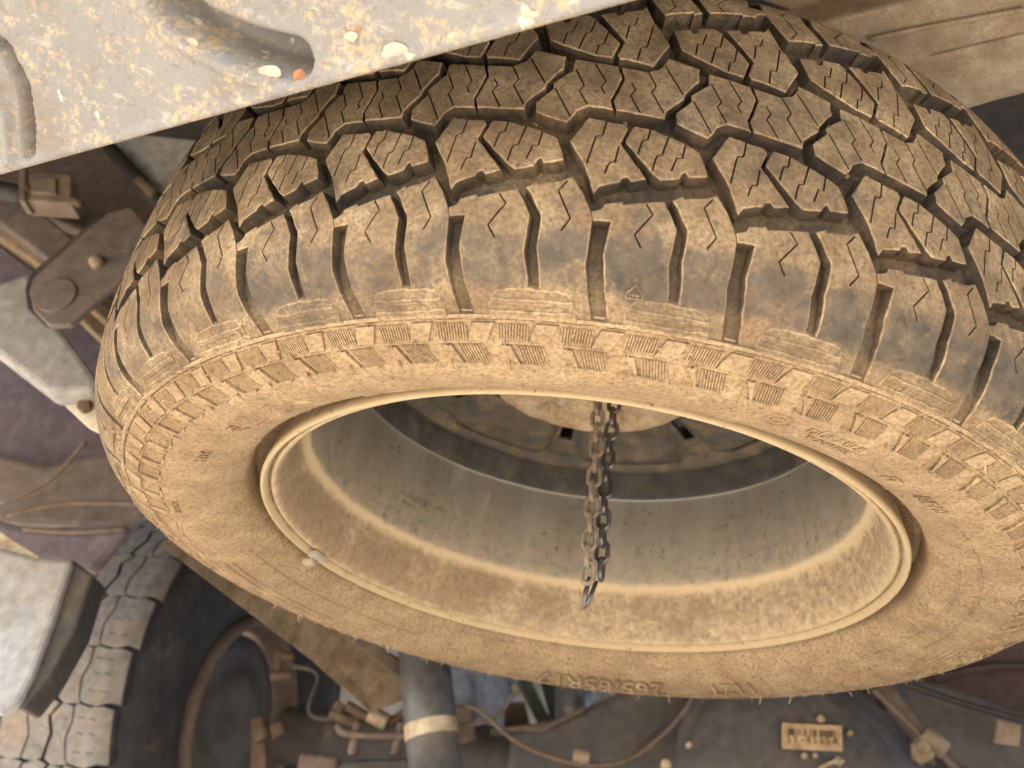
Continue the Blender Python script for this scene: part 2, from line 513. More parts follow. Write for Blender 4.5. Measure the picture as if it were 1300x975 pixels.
def block_template(poly, sipes, grid=6.0, bev=.7, draft=1.1, sw=.95):
    """all in mm in the (t, z) plane; returns (pts2d, kind, hrel) and faces with material index.
       h codes: 0 top, -bev, 'base', sipe floor"""
    poly = np.array(poly, float)
    if area(poly) < 0: poly = poly[::-1]
    D = densify(poly, 4.0)
    D = D + np.array([(random.gauss(0, .16), random.gauss(0, .16)) for _ in D])
    I = offset(D, -bev)
    O = offset(D, draft)
    V = []; H = []; F = []; Mi = []
    # --- top by constrained triangulation
    pts = [tuple(p) for p in I]; edges = [(i, (i + 1) % len(I)) for i in range(len(I))]
    SP = [sipe_poly(s, sw) for s in sipes]
    for sp in SP:
        n0 = len(pts); pts += [tuple(p) for p in sp]; edges += [(n0 + i, n0 + (i + 1) % len(sp)) for i in range(len(sp))]
    gx = np.arange(I[:, 0].min() + 2, I[:, 0].max(), grid); gy = np.arange(I[:, 1].min() + 2, I[:, 1].max(), grid)
    G = np.array([(a, b) for a in gx for b in gy]) if len(gx) and len(gy) else np.zeros((0, 2))
    if len(G):
        ok = inside(G, offset(I, -1.2))
        for sp in SP: ok &= ~inside(G, offset(sp, 1.0))
        pts += [tuple(p) for p in G[ok]]
    vo, eo, fo, *_r = delaunay_2d_cdt([Vector(p) for p in pts], edges, [], 0, 1e-5)
    vo = np.array([tuple(v) for v in vo])
    fo = np.array([f for f in fo if len(f) == 3])
    cen = vo[fo].mean(1)
    keep = inside(cen, I)
    sip = np.zeros(len(cen), bool)
    for sp in SP: sip |= inside(cen, sp)
    top = fo[keep & ~sip]
    V += [tuple(v) for v in vo]; H += [0.0] * len(vo)
    for f in top: F.append(tuple(f)); Mi.append(0)
    # sipe walls and floors
    cnt = {}
    for f in top:
        for a, b in ((f[0], f[1]), (f[1], f[2]), (f[2], f[0])):
            cnt[(a, b)] = 1
    Iset = offset(I, -.02)
    low = {}
    def lower(i):
        if i not in low:
            low[i] = len(V); V.append(tuple(vo[i])); H.append('sipe')
        return low[i]
    sf = fo[keep & sip]
    for f in sf:
        F.append(tuple(lower(i) for i in f)); Mi.append(2)
        for a, b in ((f[0], f[1]), (f[1], f[2]), (f[2], f[0])):
            if (b, a) in cnt:
                F.append((b, a, lower(a), lower(b))); Mi.append(2)
    # bevel ring and outer walls
    n = len(I); b0 = len(V)
    for p in I: V.append(tuple(p)); H.append(0.0)
    for p in D: V.append(tuple(p)); H.append(-bev)
    for p in (D + O) / 2: V.append(tuple(p)); H.append('mid')
    for p in O: V.append(tuple(p)); H.append('base')
    for i in range(n):
        j = (i + 1) % n
        F.append((b0 + i, b0 + n + i, b0 + n + j, b0 + j)); Mi.append(1)
        F.append((b0 + n + i, b0 + 2 * n + i, b0 + 2 * n + j, b0 + n + j)); Mi.append(2)
        F.append((b0 + 2 * n + i, b0 + 3 * n + i, b0 + 3 * n + j, b0 + 2 * n + j)); Mi.append(2)
    return np.array(V), H, F, Mi

def place_block(tpl, tofs, name, parent, mats, s_fn, raise_h=0.0, depth_fn=depth, surf_fn=None, sipe_d=.006, collect=None):
    V, H, F, Mi = tpl
    t = V[:, 0] + tofs
    s = s_fn(V[:, 1])
    dep = depth_fn(s)
    h = np.zeros(len(V))
    for i, k in enumerate(H):
        if k == 'base': h[i] = -dep[i] - .0004
        elif k == 'mid': h[i] = -dep[i] * .5
        elif k == 'sipe': h[i] = -min(sipe_d, dep[i] * .7)
        else: h[i] = k / 1000
        if k not in ('base', 'mid'): h[i] += raise_h
    if len(mats) > 3:
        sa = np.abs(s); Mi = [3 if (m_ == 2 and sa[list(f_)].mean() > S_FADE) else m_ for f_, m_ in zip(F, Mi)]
    P = (surf_fn or surf)(t, s, h)
    if collect is not None:
        collect.append((P, F, Mi)); return None
    o = mesh_obj(name, P, F, mats, parent, matidx=Mi)
    return o

def s_low(zmm):
    """measured z (mm, signed) -> signed s"""
    z = np.asarray(zmm, float) / 1000
    a = np.abs(z)
    s = np.where(a < .1299, s_of_z(np.minimum(a, .1299)), S_RING + (a - .1299))
    return np.sign(z) * s

A1 = [(-15, -30), (-6, -32), (4, -33), (5.2, -36), (2.0, -46), (17.3, -66.8), (9.4, -69.3), (7.6, -66.8), (5.2, -67.6), (3.6, -70.6), (-6.3, -73.8), (-8.3, -78), (-14, -63.5), (-23.5, -47)]
A2 = [(8.4, -33.3), (17.2, -34.4), (27, -37.6), (36, -41.1), (43.5, -45), (46.2, -52), (48.6, -59.4), (38.6, -61.7), (37.2, -58.8), (35.0, -60.0), (34.0, -63.8), (24.3, -66.2), (20.4, -63.2), (4.7, -44.8)]
A1s = [[(-5.8, -31), (-7.1, -41.4), (-7.9, -42.7), (-10.4, -43), (-11.1, -45.9), (-13.6, -61)], [(1.6, -48.5), (.4, -58.9), (-2.1, -59.2), (-3.1, -61.6), (-4.2, -66.4)]]
A2s = [[(17.3, -33.5), (16.1, -41.9), (13.6, -42.7), (12.9, -45.3), (11.6, -53)], [(27.3, -36.5), (24.2, -50.6), (21.8, -51.4), (21, -53.9), (19.8, -61.5)], [(36.1, -40), (34.7, -51), (31.8, -51.1), (31.1, -54), (29.5, -59.8)]]
B1 = [(-26.7, 13.9), (-15, 12.2), (-3.2, 10.3), (-.5, .8), (-5.4, -16), (-3.2, -23.8), (-16.5, -22), (-22, -26), (-24.6, -32.2), (-26.6, -34.8), (-37, -31), (-43.4, -28), (-44, -20.6), (-36.1, -9.3), (-36.3, -5.6), (-26.8, 5.1)]
B2 = [(-1.4, 10.1), (13, 8.3), (19.2, 12), (22.1, 16.2), (24.2, 22.0), (41.6, 16.6), (41.6, 6.8), (34, -5.7), (33.5, -9.7), (25, -19.6), (24.5, -25.8), (11.4, -24.7), (-1.4, -23.5), (-3.6, -16.2), (1.3, .7)]
B1s = [[(-35.2, -9.9), (-24.8, -31)], [(-25.6, 5.6), (-19.9, -7.1), (-22.1, -11.4), (-16.8, -21.5)], [(-15.9, 11.4), (-8.8, -2.8), (-11, -7.7), (-8.6, -12)]]
B2s = [[(4.7, -2), (7.4, -7.2), (5.1, -12.1), (11, -24)], [(13.6, 7.6), (18.3, -2.6), (16.2, -7.6), (23.6, -22.5)], [(22.6, 14.8), (33, -5.9)]]
S1 = [(-8.6, -88.2), (-3, -85.8), (-2.3, -83.3), (6.4, -81.2), (7, -82.5), (18, -80.1), (27.1, -77.8), (33.5, -89.2), (34.9, -91.6), (34.4, -99.7), (33.3, -109), (36.3, -122), (38.5, -131), (5.9, -131), (1.9, -121.4), (-.6, -108.3), (.2, -101.3), (1.4, -92.6), (-7.2, -92.9)]
S2 = [(31.5, -76.2), (36.7, -73.4), (37.3, -75.1), (49.8, -71.7), (54, -69.5), (60, -78), (64.7, -87.2), (66.2, -92.4), (66.0, -102.5), (65.2, -109), (64.9, -113.6), (67.8, -124), (71.2, -131), (44.6, -131), (42.2, -122.1), (39.9, -107), (40.6, -92.5), (39.8, -90.4)]
S1s = [[(18.3, -81), (22.2, -86.4), (18, -92.2), (14.1, -97.6), (18, -103.4)]]
S2s = [[(52, -72.3), (47.9, -78.1), (51.9, -86.3), (55.4, -92.8), (51.3, -99.1)]]
def rotC(p): return [(1 - t, 13.5 + (-30 - z) * 1.2) for t, z in p]
def rotT(p): return [(1 - t, (66 + (-72 - z) * 1.35) if -z < 88 else -z + (0 if -z > 92 else 0)) for t, z in p]

spare = empty('spare_wheel', (0, 0, 0))
tag(spare, 'dusty all-terrain spare wheel hung flat under the vehicle by a doubled chain', 'spare wheel')

# carcass (grooves' floor on the tread, sidewalls)
def revolve(profile, n, closed=False):
    V = []; F = []
    m = len(profile)
    for i in range(n):
        a = 2 * math.pi * i / n
        for r, z in profile: V.append((r * math.sin(a), -r * math.cos(a), z))
    for i in range(n):
        i2 = (i + 1) % n
        for j in range(m if closed else m - 1):
            j2 = (j + 1) % m
            F.append((i * m + j, i2 * m + j, i2 * m + j2, i * m + j2))
    return V, F
ss = np.concatenate([np.linspace(0, S_RING - .0035, 46), [S_RING - .003, S_RING - .0018, S_RING - .0012, S_RING, S_RING + .0012, S_RING + .0018]])
side_s = np.linspace(S_RING + .0025, S_BEAD, 70)
def hprof(s):
    if s < S_RING - .0028: return -float(depth(s))
    if s < S_RING - .0015: return -.0014
    if s < S_RING + .0015: return .0009      # fine raised ring
    if s < S_RING + .002: return -.0012
    if s < float(s_of_r(.3135)): return -.0013  # band that carries the chevrons
    return 0.0
extra_s = [float(s_of_r(.3135)) - .0004, float(s_of_r(.3135)) + .0006, float(s_of_r(.329)) - .0007, float(s_of_r(.329)), float(s_of_r(.329)) + .0007]
rings = [float(s_of_r(.2925)), float(s_of_r(.276)), float(s_of_r(.2615))]
alls = sorted(list(ss) + list(side_s) + extra_s + [q + d for q in rings for d in (-.0010, -.0004, .0004, .0010)])
half = []
for s in alls:
    h = hprof(s)
    if abs(s - float(s_of_r(.329))) < .0004: h = .0002
    r, z, nr, nz = prof(s)
    half.append((float(r + nr * h), float(z + nz * h)))
lowp = [(r, -z) for r, z in half]
full = lowp[::-1] + half[1:]
# close inner (hidden) side a little way so the tyre has thickness
inner = [(.2440, .098), (.2440, .094), (.300, .125), (.355, .110), (.372, .060), (.3745, 0), (.372, -.060), (.355, -.110), (.300, -.125), (.2440, -.094), (.2440, -.098)]
V, F = revolve(full + inner, 396, closed=True)
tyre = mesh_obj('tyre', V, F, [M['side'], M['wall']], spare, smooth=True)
nm = len(full + inner)
zz = np.array([min(full[j % nm][1] if j < len(full) else 0, 0) for j in range(nm)])
alls_low = list(alls[::-1]) + list(alls[1:])
mi = []
for i in range(396):
    for j in range(nm):
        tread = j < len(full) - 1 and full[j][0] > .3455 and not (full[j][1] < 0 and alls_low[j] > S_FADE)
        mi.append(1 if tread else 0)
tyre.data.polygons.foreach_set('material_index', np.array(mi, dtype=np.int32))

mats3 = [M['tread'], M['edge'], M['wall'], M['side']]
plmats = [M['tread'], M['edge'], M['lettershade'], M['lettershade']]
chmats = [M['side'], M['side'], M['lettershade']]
T_ = {}
T_['A1'] = (block_template(A1, A1s), A1); T_['A2'] = (block_template(A2, A2s), A2)
T_['B1'] = (block_template(B1, B1s), B1); T_['B2'] = (block_template(B2, B2s), B2)
T_['C1'] = (block_template(rotC(A1), [rotC(s) for s in A1s]), 0); T_['C2'] = (block_template(rotC(A2), [rotC(s) for s in A2s]), 0)
T_['S1'] = (block_template(S1, S1s, grid=3.5), 0); T_['S2'] = (block_template(S2, S2s, grid=3.5), 0)
T_['T1'] = (block_template(rotT(S1), [rotT(s) for s in S1s], grid=3.5), 0); T_['T2'] = (block_template(rotT(S2), [rotT(s) for s in S2s], grid=3.5), 0)
rest = []
for k in range(-16, 17):
    for nme, (tpl, _q) in T_.items():
        vis = -9 <= k <= 8
        rh = random.uniform(-.0003, .0002)
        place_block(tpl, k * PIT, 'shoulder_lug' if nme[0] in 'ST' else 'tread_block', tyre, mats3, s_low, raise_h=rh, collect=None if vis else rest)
V = []; F = []; Mi = []
for P, f, m in rest:
    n0 = len(V); V += [tuple(p) for p in P]; F += [tuple(i + n0 for i in q) for q in f]; Mi += m
o = mesh_obj('far_tread_blocks', V, F, mats3, tyre, matidx=Mi); o['kind'] = 'stuff'

# fine vent nibs and knife marks around the shoulder plaques + the ribbed plaques themselves
plq = [(14.2, -130.6), (14.4, -127), (17, -124.2), (19.7, -122.8), (36.8, -122.4), (51.9, -122.8), (56.8, -123.2), (59.6, -124.6), (61.2, -127), (63.2, -130.6)]
ptpl = block_template(plq, [], grid=3.5, bev=.5, draft=.6)
rib1 = block_template([(15.8, -126.9), (16.4, -125.4), (60.0, -125.4), (60.8, -126.9)], [], grid=4, bev=.35, draft=.6)
rib2 = block_template([(14.9, -129.8), (15.0, -128.4), (61.9, -128.4), (62.8, -129.8)], [], grid=4, bev=.35, draft=.6)
ticks = [[(21, -107.2), (22.2, -109.8)], [(14.2, -113), (13.2, -116.6)], [(68.2, -113.4), (68.6, -117.5)], [(44.4, -107), (44.6, -110)]]
nib = []
for k in range(-10, 9):
    place_block(ptpl, k * PIT, 'shoulder_plaque', tyre, plmats, s_low, raise_h=.0006)
    place_block(rib1, k * PIT, 'plaque_rib', tyre, plmats, s_low, raise_h=.0016, depth_fn=lambda s: np.full(np.shape(s), .0002))
    place_block(rib2, k * PIT, 'plaque_rib', tyre, plmats, s_low, raise_h=.0016, depth_fn=lambda s: np.full(np.shape(s), .0002))

# sidewall band: two rows of chevrons with knurled fields
def side_s_fn(rmm):     # second coordinate carries the radius in mm
    return -s_of_r(np.asarray(rmm) / 1000)
NCH = 65
PCH = 2 * math.pi * R0 * 1000 / NCH
def sd_surf(t, s, h): return surf(t, s, h, do_warp=False)
zero = lambda s: np.full(np.shape(s), .0015)
dia = block_template([(-10.5, 341.5), (2.5, 341.5), (-4.0, 330.2), (-16.0, 330.2)], [], grid=6, bev=.35, draft=.3)
wed = block_template([(5.5, 327.8), (10.5, 327.8), (15.5, 314.8), (13.8, 314.8)], [], grid=6, bev=.35, draft=.3)
kn = []
T0 = math.degrees(3.78095) + 90      # start angle of the chevron row seen on the left
t0c = (3.78094819 + math.pi / 2 - 2 * math.pi) * R0 * 1000
V = []; F = []; Mi = []
def addbar(cs, h0, h1):
    """small ridge from four (t, r) corners"""
    n0 = len(V)
    cs = np.array(cs, float)
    s = side_s_fn(cs[:, 1])
    lo = sd_surf(cs[:, 0], s, np.full(4, h0)); hi = sd_surf(cs[:, 0], s, np.full(4, h1))
    V.extend([tuple(p) for p in lo] + [tuple(p) for p in hi])
    F.extend([tuple(n0 + i for i in q) for q in ((4, 5, 6, 7), (0, 1, 5, 4), (1, 2, 6, 5), (2, 3, 7, 6), (3, 0, 4, 7))])
for c in range(NCH):
    tb = t0c + c * PCH
    place_block(dia, tb, 'sidewall_chevron', tyre, chmats, side_s_fn, raise_h=.0003, depth_fn=zero, surf_fn=sd_surf) if c < 26 or c > 58 else None
    place_block(wed, tb, 'sidewall_wedge', tyre, chmats, side_s_fn, raise_h=.0009, depth_fn=zero, surf_fn=sd_surf) if c < 26 or c > 58 else None
    for q in range(11):
        x = tb + 4.2 + q * 1.75
        addbar([(x, 341.0), (x + .8, 341.0), (x + .8 - 1.2, 331.0), (x - 1.2, 331.0)], -.0012, .00005)
    for q in range(9):
        x = tb + 14.5 + q * 1.9
        addbar([(x, 327.5), (x + .8, 327.5), (x + .8 + 3.2, 315.0), (x + 3.2, 315.0)], -.0012, -.0001)
    # raised scallop marking the inner edge of the band
    addbar([(tb + 12.0, 314.8), (tb + 29.5, 314.8), (tb + 26.0, 312.6), (tb + 15.0, 312.6)], -.0006, .0007)
    # mould vent marks
    for rr_ in (329.5, 313.5):
        x = tb + random.uniform(6, 8)
        addbar([(x, rr_ + 3.2), (x + .45, rr_ + 3.2), (x + .2, rr_ - 3.8), (x - .25, rr_ - 3.8)], -.0012, .0008)
for i in range(70):
    a = i * 2 * math.pi / 70 * R0 * 1000 + random.uniform(-8, 8)
    rr_ = random.choice((256.5, 257.5, 300.0, 262.0)); L = random.uniform(2, 6)
    addbar([(a, rr_ + L), (a + .5, rr_ + L), (a + .5, rr_), (a, rr_)], -.0006, .0008)
kn = mesh_obj('knurled_band', V, F, [M['side']], tyre); kn['kind'] = 'stuff'

# long straight mould ribs crossing the sidewall and boxed outlines
V = []; F = []
def path_ridge(pts, w, h1=.0009, step=4.0):
    pts = [np.array(p, float) for p in pts]
    for a, b in zip(pts[:-1], pts[1:]):
        m = max(1, int(np.hypot(*(b - a)) / step))
        d = (b - a) / np.hypot(*(b - a)); n = np.array([-d[1], d[0]]) * w / 2
        for i in range(m):
            p = a + (b - a) * i / m; q = a + (b - a) * (i + 1) / m
            addbar([p + n, q + n, q - n, p - n], -.0008, h1)
def deg(a): return R_(a) * R0 * 1000
for a in (-104, -82, 74, 97, 118, 139, -118, -140, -160):
    path_ridge([(deg(a), 311.0), (deg(a), 262.0)], .9, .0005)
for a, r in ((-62, 303), (-40, 300)):
    path_ridge([(deg(a), r), (deg(a) + 30, r - 14), (deg(a) + 70, r - 16)], 1.0, .0007)
path_ridge([(deg(-49), 297), (deg(-51.5), 289), (deg(-49), 281), (deg(-40), 281), (deg(-38), 289), (deg(-40), 297), (deg(-49), 297)], 1.0, .0009)
path_ridge([(deg(-22), 279), (deg(-16), 272), (deg(-8), 271)], .7, .0005)
path_ridge([(deg(2), 274), (deg(9), 272), (deg(16), 273)], .7, .0005)
path_ridge([(deg(30), 285), (deg(33), 293), (deg(36), 285)], .8, .0007)
# serrated bars on the right-hand far sidewall
for a0, a1, r in ((-104, -150, 297), (-104, -165, 276), (-104, -140, 304), (66, 128, 276), (52, 122, 289), (150, 172, 300), (-172, -150, 262), (-30, 20, 268)):
    path_ridge([(deg(a), r) for a in np.arange(a0, a1, 2 if a1 > a0 else -2)], .9, .0007)
for j in range(4):
    path_ridge([(deg(98), 297 + j * 4.2), (deg(126), 297 + j * 4.2)], 2.0, .0010, 3)
mr = mesh_obj('moulded_rib', V, F, [M['letter']], tyre); mr['kind'] = 'stuff'

def text_mesh(body, size, extrude=.5):
    cu = bpy.data.curves.new('text_tmp', 'FONT'); cu.body = body; cu.size = size
    cu.extrude = extrude; cu.resolution_u = 2; cu.align_x = 'CENTER'
    ob = bpy.data.objects.new('text_tmp', cu); COL.objects.link(ob)
    bpy.context.view_layer.update()
    me = ob.evaluated_get(bpy.context.evaluated_depsgraph_get()).to_mesh()
    V = np.array([tuple(v.co) for v in me.vertices]) if len(me.vertices) else np.zeros((0, 3))
    F = [tuple(p.vertices) for p in me.polygons]
    bpy.data.objects.remove(ob); bpy.data.curves.remove(cu)
    return V, F
def tyre_text(body, ang, r, size, h=.0009, squeeze=1.0):
    V, F = text_mesh(body, size, .5)
    t = deg(ang) + V[:, 0] * R0 * 1000 / r * squeeze
    rr_ = r + V[:, 1]
    hh = np.where(V[:, 2] > 0, h, -.0008)
    P = sd_surf(t, side_s_fn(rr_), hh)
    mi = [0 if all(V[i][2] > 0 for i in f) else 1 for f in F]
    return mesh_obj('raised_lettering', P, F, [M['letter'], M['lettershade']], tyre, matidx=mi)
tyre_text('265/65R17', 172, 284, 30, .0030, .95)
tyre_text('112T', 146, 284, 24, .0026)
tyre_text('DURABLE', 26.2, 301, 8.5)
tyre_text('TUBELESS', 26.5, 292.5, 7)
tyre_text('/T', 37.5, 285, 12, .0012)
tyre_text('RF10', 45.5, 285, 13, .0012)
tyre_text('M+S', -62, 287, 11)
tyre_text('RADIAL', -82, 303, 6.5)
tyre_text('E', -50, 283, 17, .0010)
V = []; F = []
def ring_ridge(ca, cr, a, b, w=.9, n=24):
    pts = [(deg(ca) + a * math.cos(i * 2 * math.pi / n), cr + b * math.sin(i * 2 * math.pi / n)) for i in range(n + 1)]
    path_ridge(pts, w, .0009)
ring_ridge(19.3, 303, 9.5, 7.0); ring_ridge(19.3, 303, 4.5, 3, 1.6)
mesh_obj('round_emblem', V, F, [M['letter']], tyre)
V = []; F = []
ring_ridge(76, 303, 9, 6); ring_ridge(76, 303, 6, 4)
mesh_obj('round_emblem', V, F, [M['letter']], tyre)
# little moulded snowflake badge on a shoulder lug
V = []; F = []
def lug_bar(a, b, w, h1=.0005):
    a = np.array(a, float); b = np.array(b, float); d = (b - a) / np.hypot(*(b - a)); n = np.array([-d[1], d[0]]) * w / 2
    cs = np.array([a + n, b + n, b - n, a - n]); s = s_low(cs[:, 1]); n0 = len(V)
    V.extend([tuple(p) for p in surf(cs[:, 0], s, np.full(4, -.0006))] + [tuple(p) for p in surf(cs[:, 0], s, np.full(4, h1))])
    F.extend([tuple(n0 + i for i in q) for q in ((4, 5, 6, 7), (0, 1, 5, 4), (1, 2, 6, 5), (2, 3, 7, 6), (3, 0, 4, 7))])
zt0 = -119.4; zt = 0.0
for (a, b) in (((14, zt - 5), (23, zt - 5)), ((14, zt - 5), (14.5, zt - 2.2)), ((23, zt - 5), (22.5, zt - 2.2)), ((14.5, zt - 2.2), (16.5, zt - .6)), ((16.5, zt - .6), (18.5, zt + 2.4)), ((18.5, zt + 2.4), (20.5, zt - .6)), ((20.5, zt - .6), (22.5, zt - 2.2)),
               ((16, zt - 4.6), (16, zt - 2.4)), ((18, zt - 4.6), (18, zt - 2.4)), ((20, zt - 4.6), (20, zt - 2.4)), ((17, zt - 3.4), (21, zt - 3.4)), ((18.5, zt + 3), (18.5, zt + 7)), ((17, zt + 4), (20, zt + 6)), ((20, zt + 4), (17, zt + 6))):
    lug_bar((a[0] - .5, zt0 + a[1] * .62), (b[0] - .5, zt0 + b[1] * .62), .45)
mesh_obj('snowflake_badge', V, F, [M['edge']], tyre)

# rubber whiskers standing on the band and shoulder
wb = MB()
for i in range(120):
    t = random.uniform(-1, 1) * math.pi * R0 * 1000
    rr_ = random.choice((343.5, 329.3, 313.8, 336.0))
    p = Vector(sd_surf(np.array([t]), side_s_fn(np.array([rr_])), np.array([0.0]))[0])
    q = Vector(sd_surf(np.array([t + random.uniform(-4, 4)]), side_s_fn(np.array([rr_ + random.uniform(-3, 3)])), np.array([random.choice((.002, .003, .004, .0065))]))[0])
    wb.tube([p, (p + q) / 2 + Vector((random.uniform(-1, 1), random.uniform(-1, 1), 0)) * .0006, q], [.0006, .0005, .0002], 5)
w = wb.build('rubber_whisker', M['letter'], tyre); w['kind'] = 'stuff'

# grit and small stones caught in the grooves
pb = MB()
for i in range(150):
    t = random.uniform(-9, 8) * PIT; zq = random.choice((random.uniform(-82, -74), random.uniform(-110, -92), random.uniform(-30, -25), random.uniform(-70, 60)))
    s_ = s_low(np.array([zq])); dd = float(depth(s_)[0])
    c = Vector(surf(np.array([t]), s_, np.array([-dd + .0006]))[0]); r = random.choice((.0007, .0009, .0012, .0018))
    V6 = [c + Vector((random.gauss(0, 1), random.gauss(0, 1), random.gauss(0, 1))).normalized() * r * random.uniform(.7, 1.2) for _ in range(9)]
    bmh = bmesh.new()
    for v in V6: bmh.verts.new(v)
    bmesh.ops.convex_hull(bmh, input=bmh.verts)
    bmh.verts.index_update()
    pb.add([v.co.copy() for v in bmh.verts], [tuple(v.index for v in f.verts) for f in bmh.faces]); bmh.free()
g_ = pb.build('grit', M['letter'], tyre); g_['kind'] = 'stuff'

# ---- rim
rp = [(.2440, -.0960), (.2458, -.1090), (.2474, -.1150), (.2470, -.1178), (.2453, -.1190), (.2436, -.1182), (.2424, -.1150), (.2416, -.1112), (.2404, -.1112), (.2394, -.1144),
      (.2372, -.1146), (.2338, -.1108), (.2316, -.1040), (.2305, -.0980), (.2300, -.0900), (.2298, -.0760), (.2290, -.0715), (.2262, -.0672), (.2232, -.0648), (.2218, -.0600),
      (.2210, -.0450), (.2195, -.0100), (.2180, .0150), (.2174, .0205), (.2166, .0218), (.2160, .0232), (.2150, .0300), (.2130, .0500), (.2118, .0522), (.2085, .0535), (.2070, .0600)]
rpb = [(.2090, .0720), (.2200, .0820), (.2280, .0900), (.2330, .1050), (.2400, .1160), (.2450, .1190), (.2470, .1120), (.2440, .1040), (.2380, .0960), (.2300, .0400), (.2300, -.0300), (.2360, -.0900)]
rp2 = [tuple(a) for a in chaikin(np.array(rp), 2)]
V, F = revolve(rp2 + rpb, 300, closed=True)
_c = rp2 + rpb
rmi = []
for i in range(300):
    for j in range(len(_c)):
        rmi.append(1 if (j < len(rp2) and _c[j][1] > .0215 and _c[j][0] < .2169) else 0)
rim = mesh_obj('rim', V, F, [M['rim'], M['rim_step']], spare, smooth=True, matidx=rmi)

# wheel disc seen from the inside: raised pads, windows
def disc_z(r, a):
    # a in pitch units 0..1 over each of ten sectors
    z = .058 + .018 * np.interp(r, [.09, .13, .19, .21], [1, .75, .1, 0])
    u = abs(a - .5) * 2
    pad = max(0, min(1, (.80 - u) / .16)) * max(0, min(1, (r - .118) / .008)) * max(0, min(1, (.190 - r) / .008))
    lip = max(0, min(1, (r - .196) / .004)) * .006
    return z - .010 * pad - lip
NA, NR = 320, 36
V = []; F = []
rs_ = np.linspace(.06, .2085, NR)
for i in range(NA):
    th = 2 * math.pi * i / NA + R_(7)
    for r in rs_:
        V.append((r * math.sin(th), -r * math.cos(th), disc_z(r, (i * 8 / NA) % 1.0)))
for i in range(NA):
    a = ((i + .5) * 8 / NA) % 1.0
    for j in range(NR - 1):
        r = (rs_[j] + rs_[j + 1]) / 2
        # windows between the pads
        if ((a < .05 or a > .95) and .128 < r < .172) or ((a < .2 or a > .8) and .108 < r < .127): continue
        F.append((i * NR + j, ((i + 1) % NA) * NR + j, ((i + 1) % NA) * NR + j + 1, i * NR + j + 1))
disc = mesh_obj('wheel_disc', V, F, [M['disc']], rim, smooth=True)
sm = disc.modifiers.new('thick', 'SOLIDIFY'); sm.thickness = -.006
# hub mounting plate of the wheel with lug holes
V = []; F = []
NA, NR = 180, 22
rs_ = np.linspace(.016, .101, NR)
for i in range(NA):
    th = 2 * math.pi * i / NA
    for j, r in enumerate(rs_):
        z = .034
        if r > .094: z += (r - .094) * 1.3
        q = ((i / NA * 6) % 1.0 - .5) * 2 * math.pi / 6 * .068
        dd = math.hypot(q, r - .068)
        if dd < .011: z += .016
        z += .0016 * noise.noise(Vector((r * math.sin(th) * 60, r * math.cos(th) * 60, 0))) + (.004 if .038 < r < .050 else 0)
        V.append((r * math.sin(th), -r * math.cos(th), z))
for i in range(NA):
    for j in range(NR - 1):
        F.append((i * NR + j, ((i + 1) % NA) * NR + j, ((i + 1) % NA) * NR + j + 1, i * NR + j + 1))
n0 = len(V)
for i in range(NA):
    th = 2 * math.pi * i / NA
    V.append((.1025 * math.sin(th), -.1025 * math.cos(th), .085))
for i in range(NA):
    i2 = (i + 1) % NA
    F.append((i * NR + NR - 1, i2 * NR + NR - 1, n0 + i2, n0 + i))
hub = mesh_obj('hub_plate', V, F, [M['hub']], rim, smooth=True)
# clip-on balance weight on the lip
wm = MB()
ca = R_(-101.0 + 38)
def rimpt(a, r, z): return Vector((r * math.sin(a), -r * math.cos(a), z))
p = onz(421, 711, -.122); ca = math.atan2(p.x, -p.y)
for (r0, r1, z0, z1, aw) in ((.2335, .2425, -.1165, -.1215, .038), (.2405, .2500, -.1215, -.1260, .018)):
    pts = [rimpt(ca - aw, r0, z0), rimpt(ca + aw, r0, z0), rimpt(ca + aw, r1, z0), rimpt(ca - aw, r1, z0)]
    wm.prism(pts, (0, 0, z1 - z0))
wm.build('balance_weight', M['seam'], rim, bevel=.0012)

# ---- hoist plate carrying the wheel and the doubled chain
hoist = empty('hoist_chain', (0.010, 0.0, .02))
tag(hoist, 'thin dirty steel chain hanging doubled through the centre of the spare wheel', 'chain')
def link_mesh(name, L=.0202, Wd=.0132, r=.0020):
    mb = MB(); a = (L - Wd) / 2; rr_ = Wd / 2 - r
    pts = []
    for i in range(13):
        th = math.pi * i / 12
        pts.append((rr_ * math.cos(th), 0, a + rr_ * math.sin(th)))
    for i in range(13):
        th = math.pi + math.pi * i / 12
        pts.append((rr_ * math.cos(th), 0, -a + rr_ * math.sin(th)))
    pts.append(pts[0])
    mb.tube(pts, r, 9, cap=False)
    return mb
proto = {}
def strand(p0, p1, n, phase, mat, swing=0.0):
    p0 = Vector(p0); p1 = Vector(p1)
    for i in range(n):
        t = i / (n - 1)
        c = p0.lerp(p1, t) + Vector((math.sin(t * 5 + phase) * .0012, math.cos(t * 4 + phase) * .001, 0))
        d = (p1 - p0).normalized()
        key = mat.name
        if key not in proto:
            mb = link_mesh('chain_link'); o = mb.build('chain_link', mat, smooth=True); proto[key] = o.data
        else:
            o = bpy.data.objects.new('chain_link', proto[key]); COL.objects.link(o)
        ry = math.atan2(d.x, d.z); rx = -math.atan2(d.y, d.z)
        tw = R_((18 if i % 2 == 0 else 104)) + random.uniform(-.14, .14) + phase * .2
        o.matrix_basis = Matrix.Translation(c) @ d.to_track_quat('Z', 'Y').to_matrix().to_4x4() @ Matrix.Rotation(tw, 4, 'Z') @ Matrix.Rotation(random.uniform(-.07, .07), 4, 'X')
        set_parent(o, hoist)
pt0 = ony(757, 505, 0.0); pt1 = ony(748, 728, 0.0)
pt0.z += .02
strand(pt0, pt1, int(round((pt0 - pt1).length / .0131)) + 1, 0.0, M['chain'])
pt2 = ony(779, 505, 0.012); pt3 = ony(763, 722, 0.006); pt2.z += .02
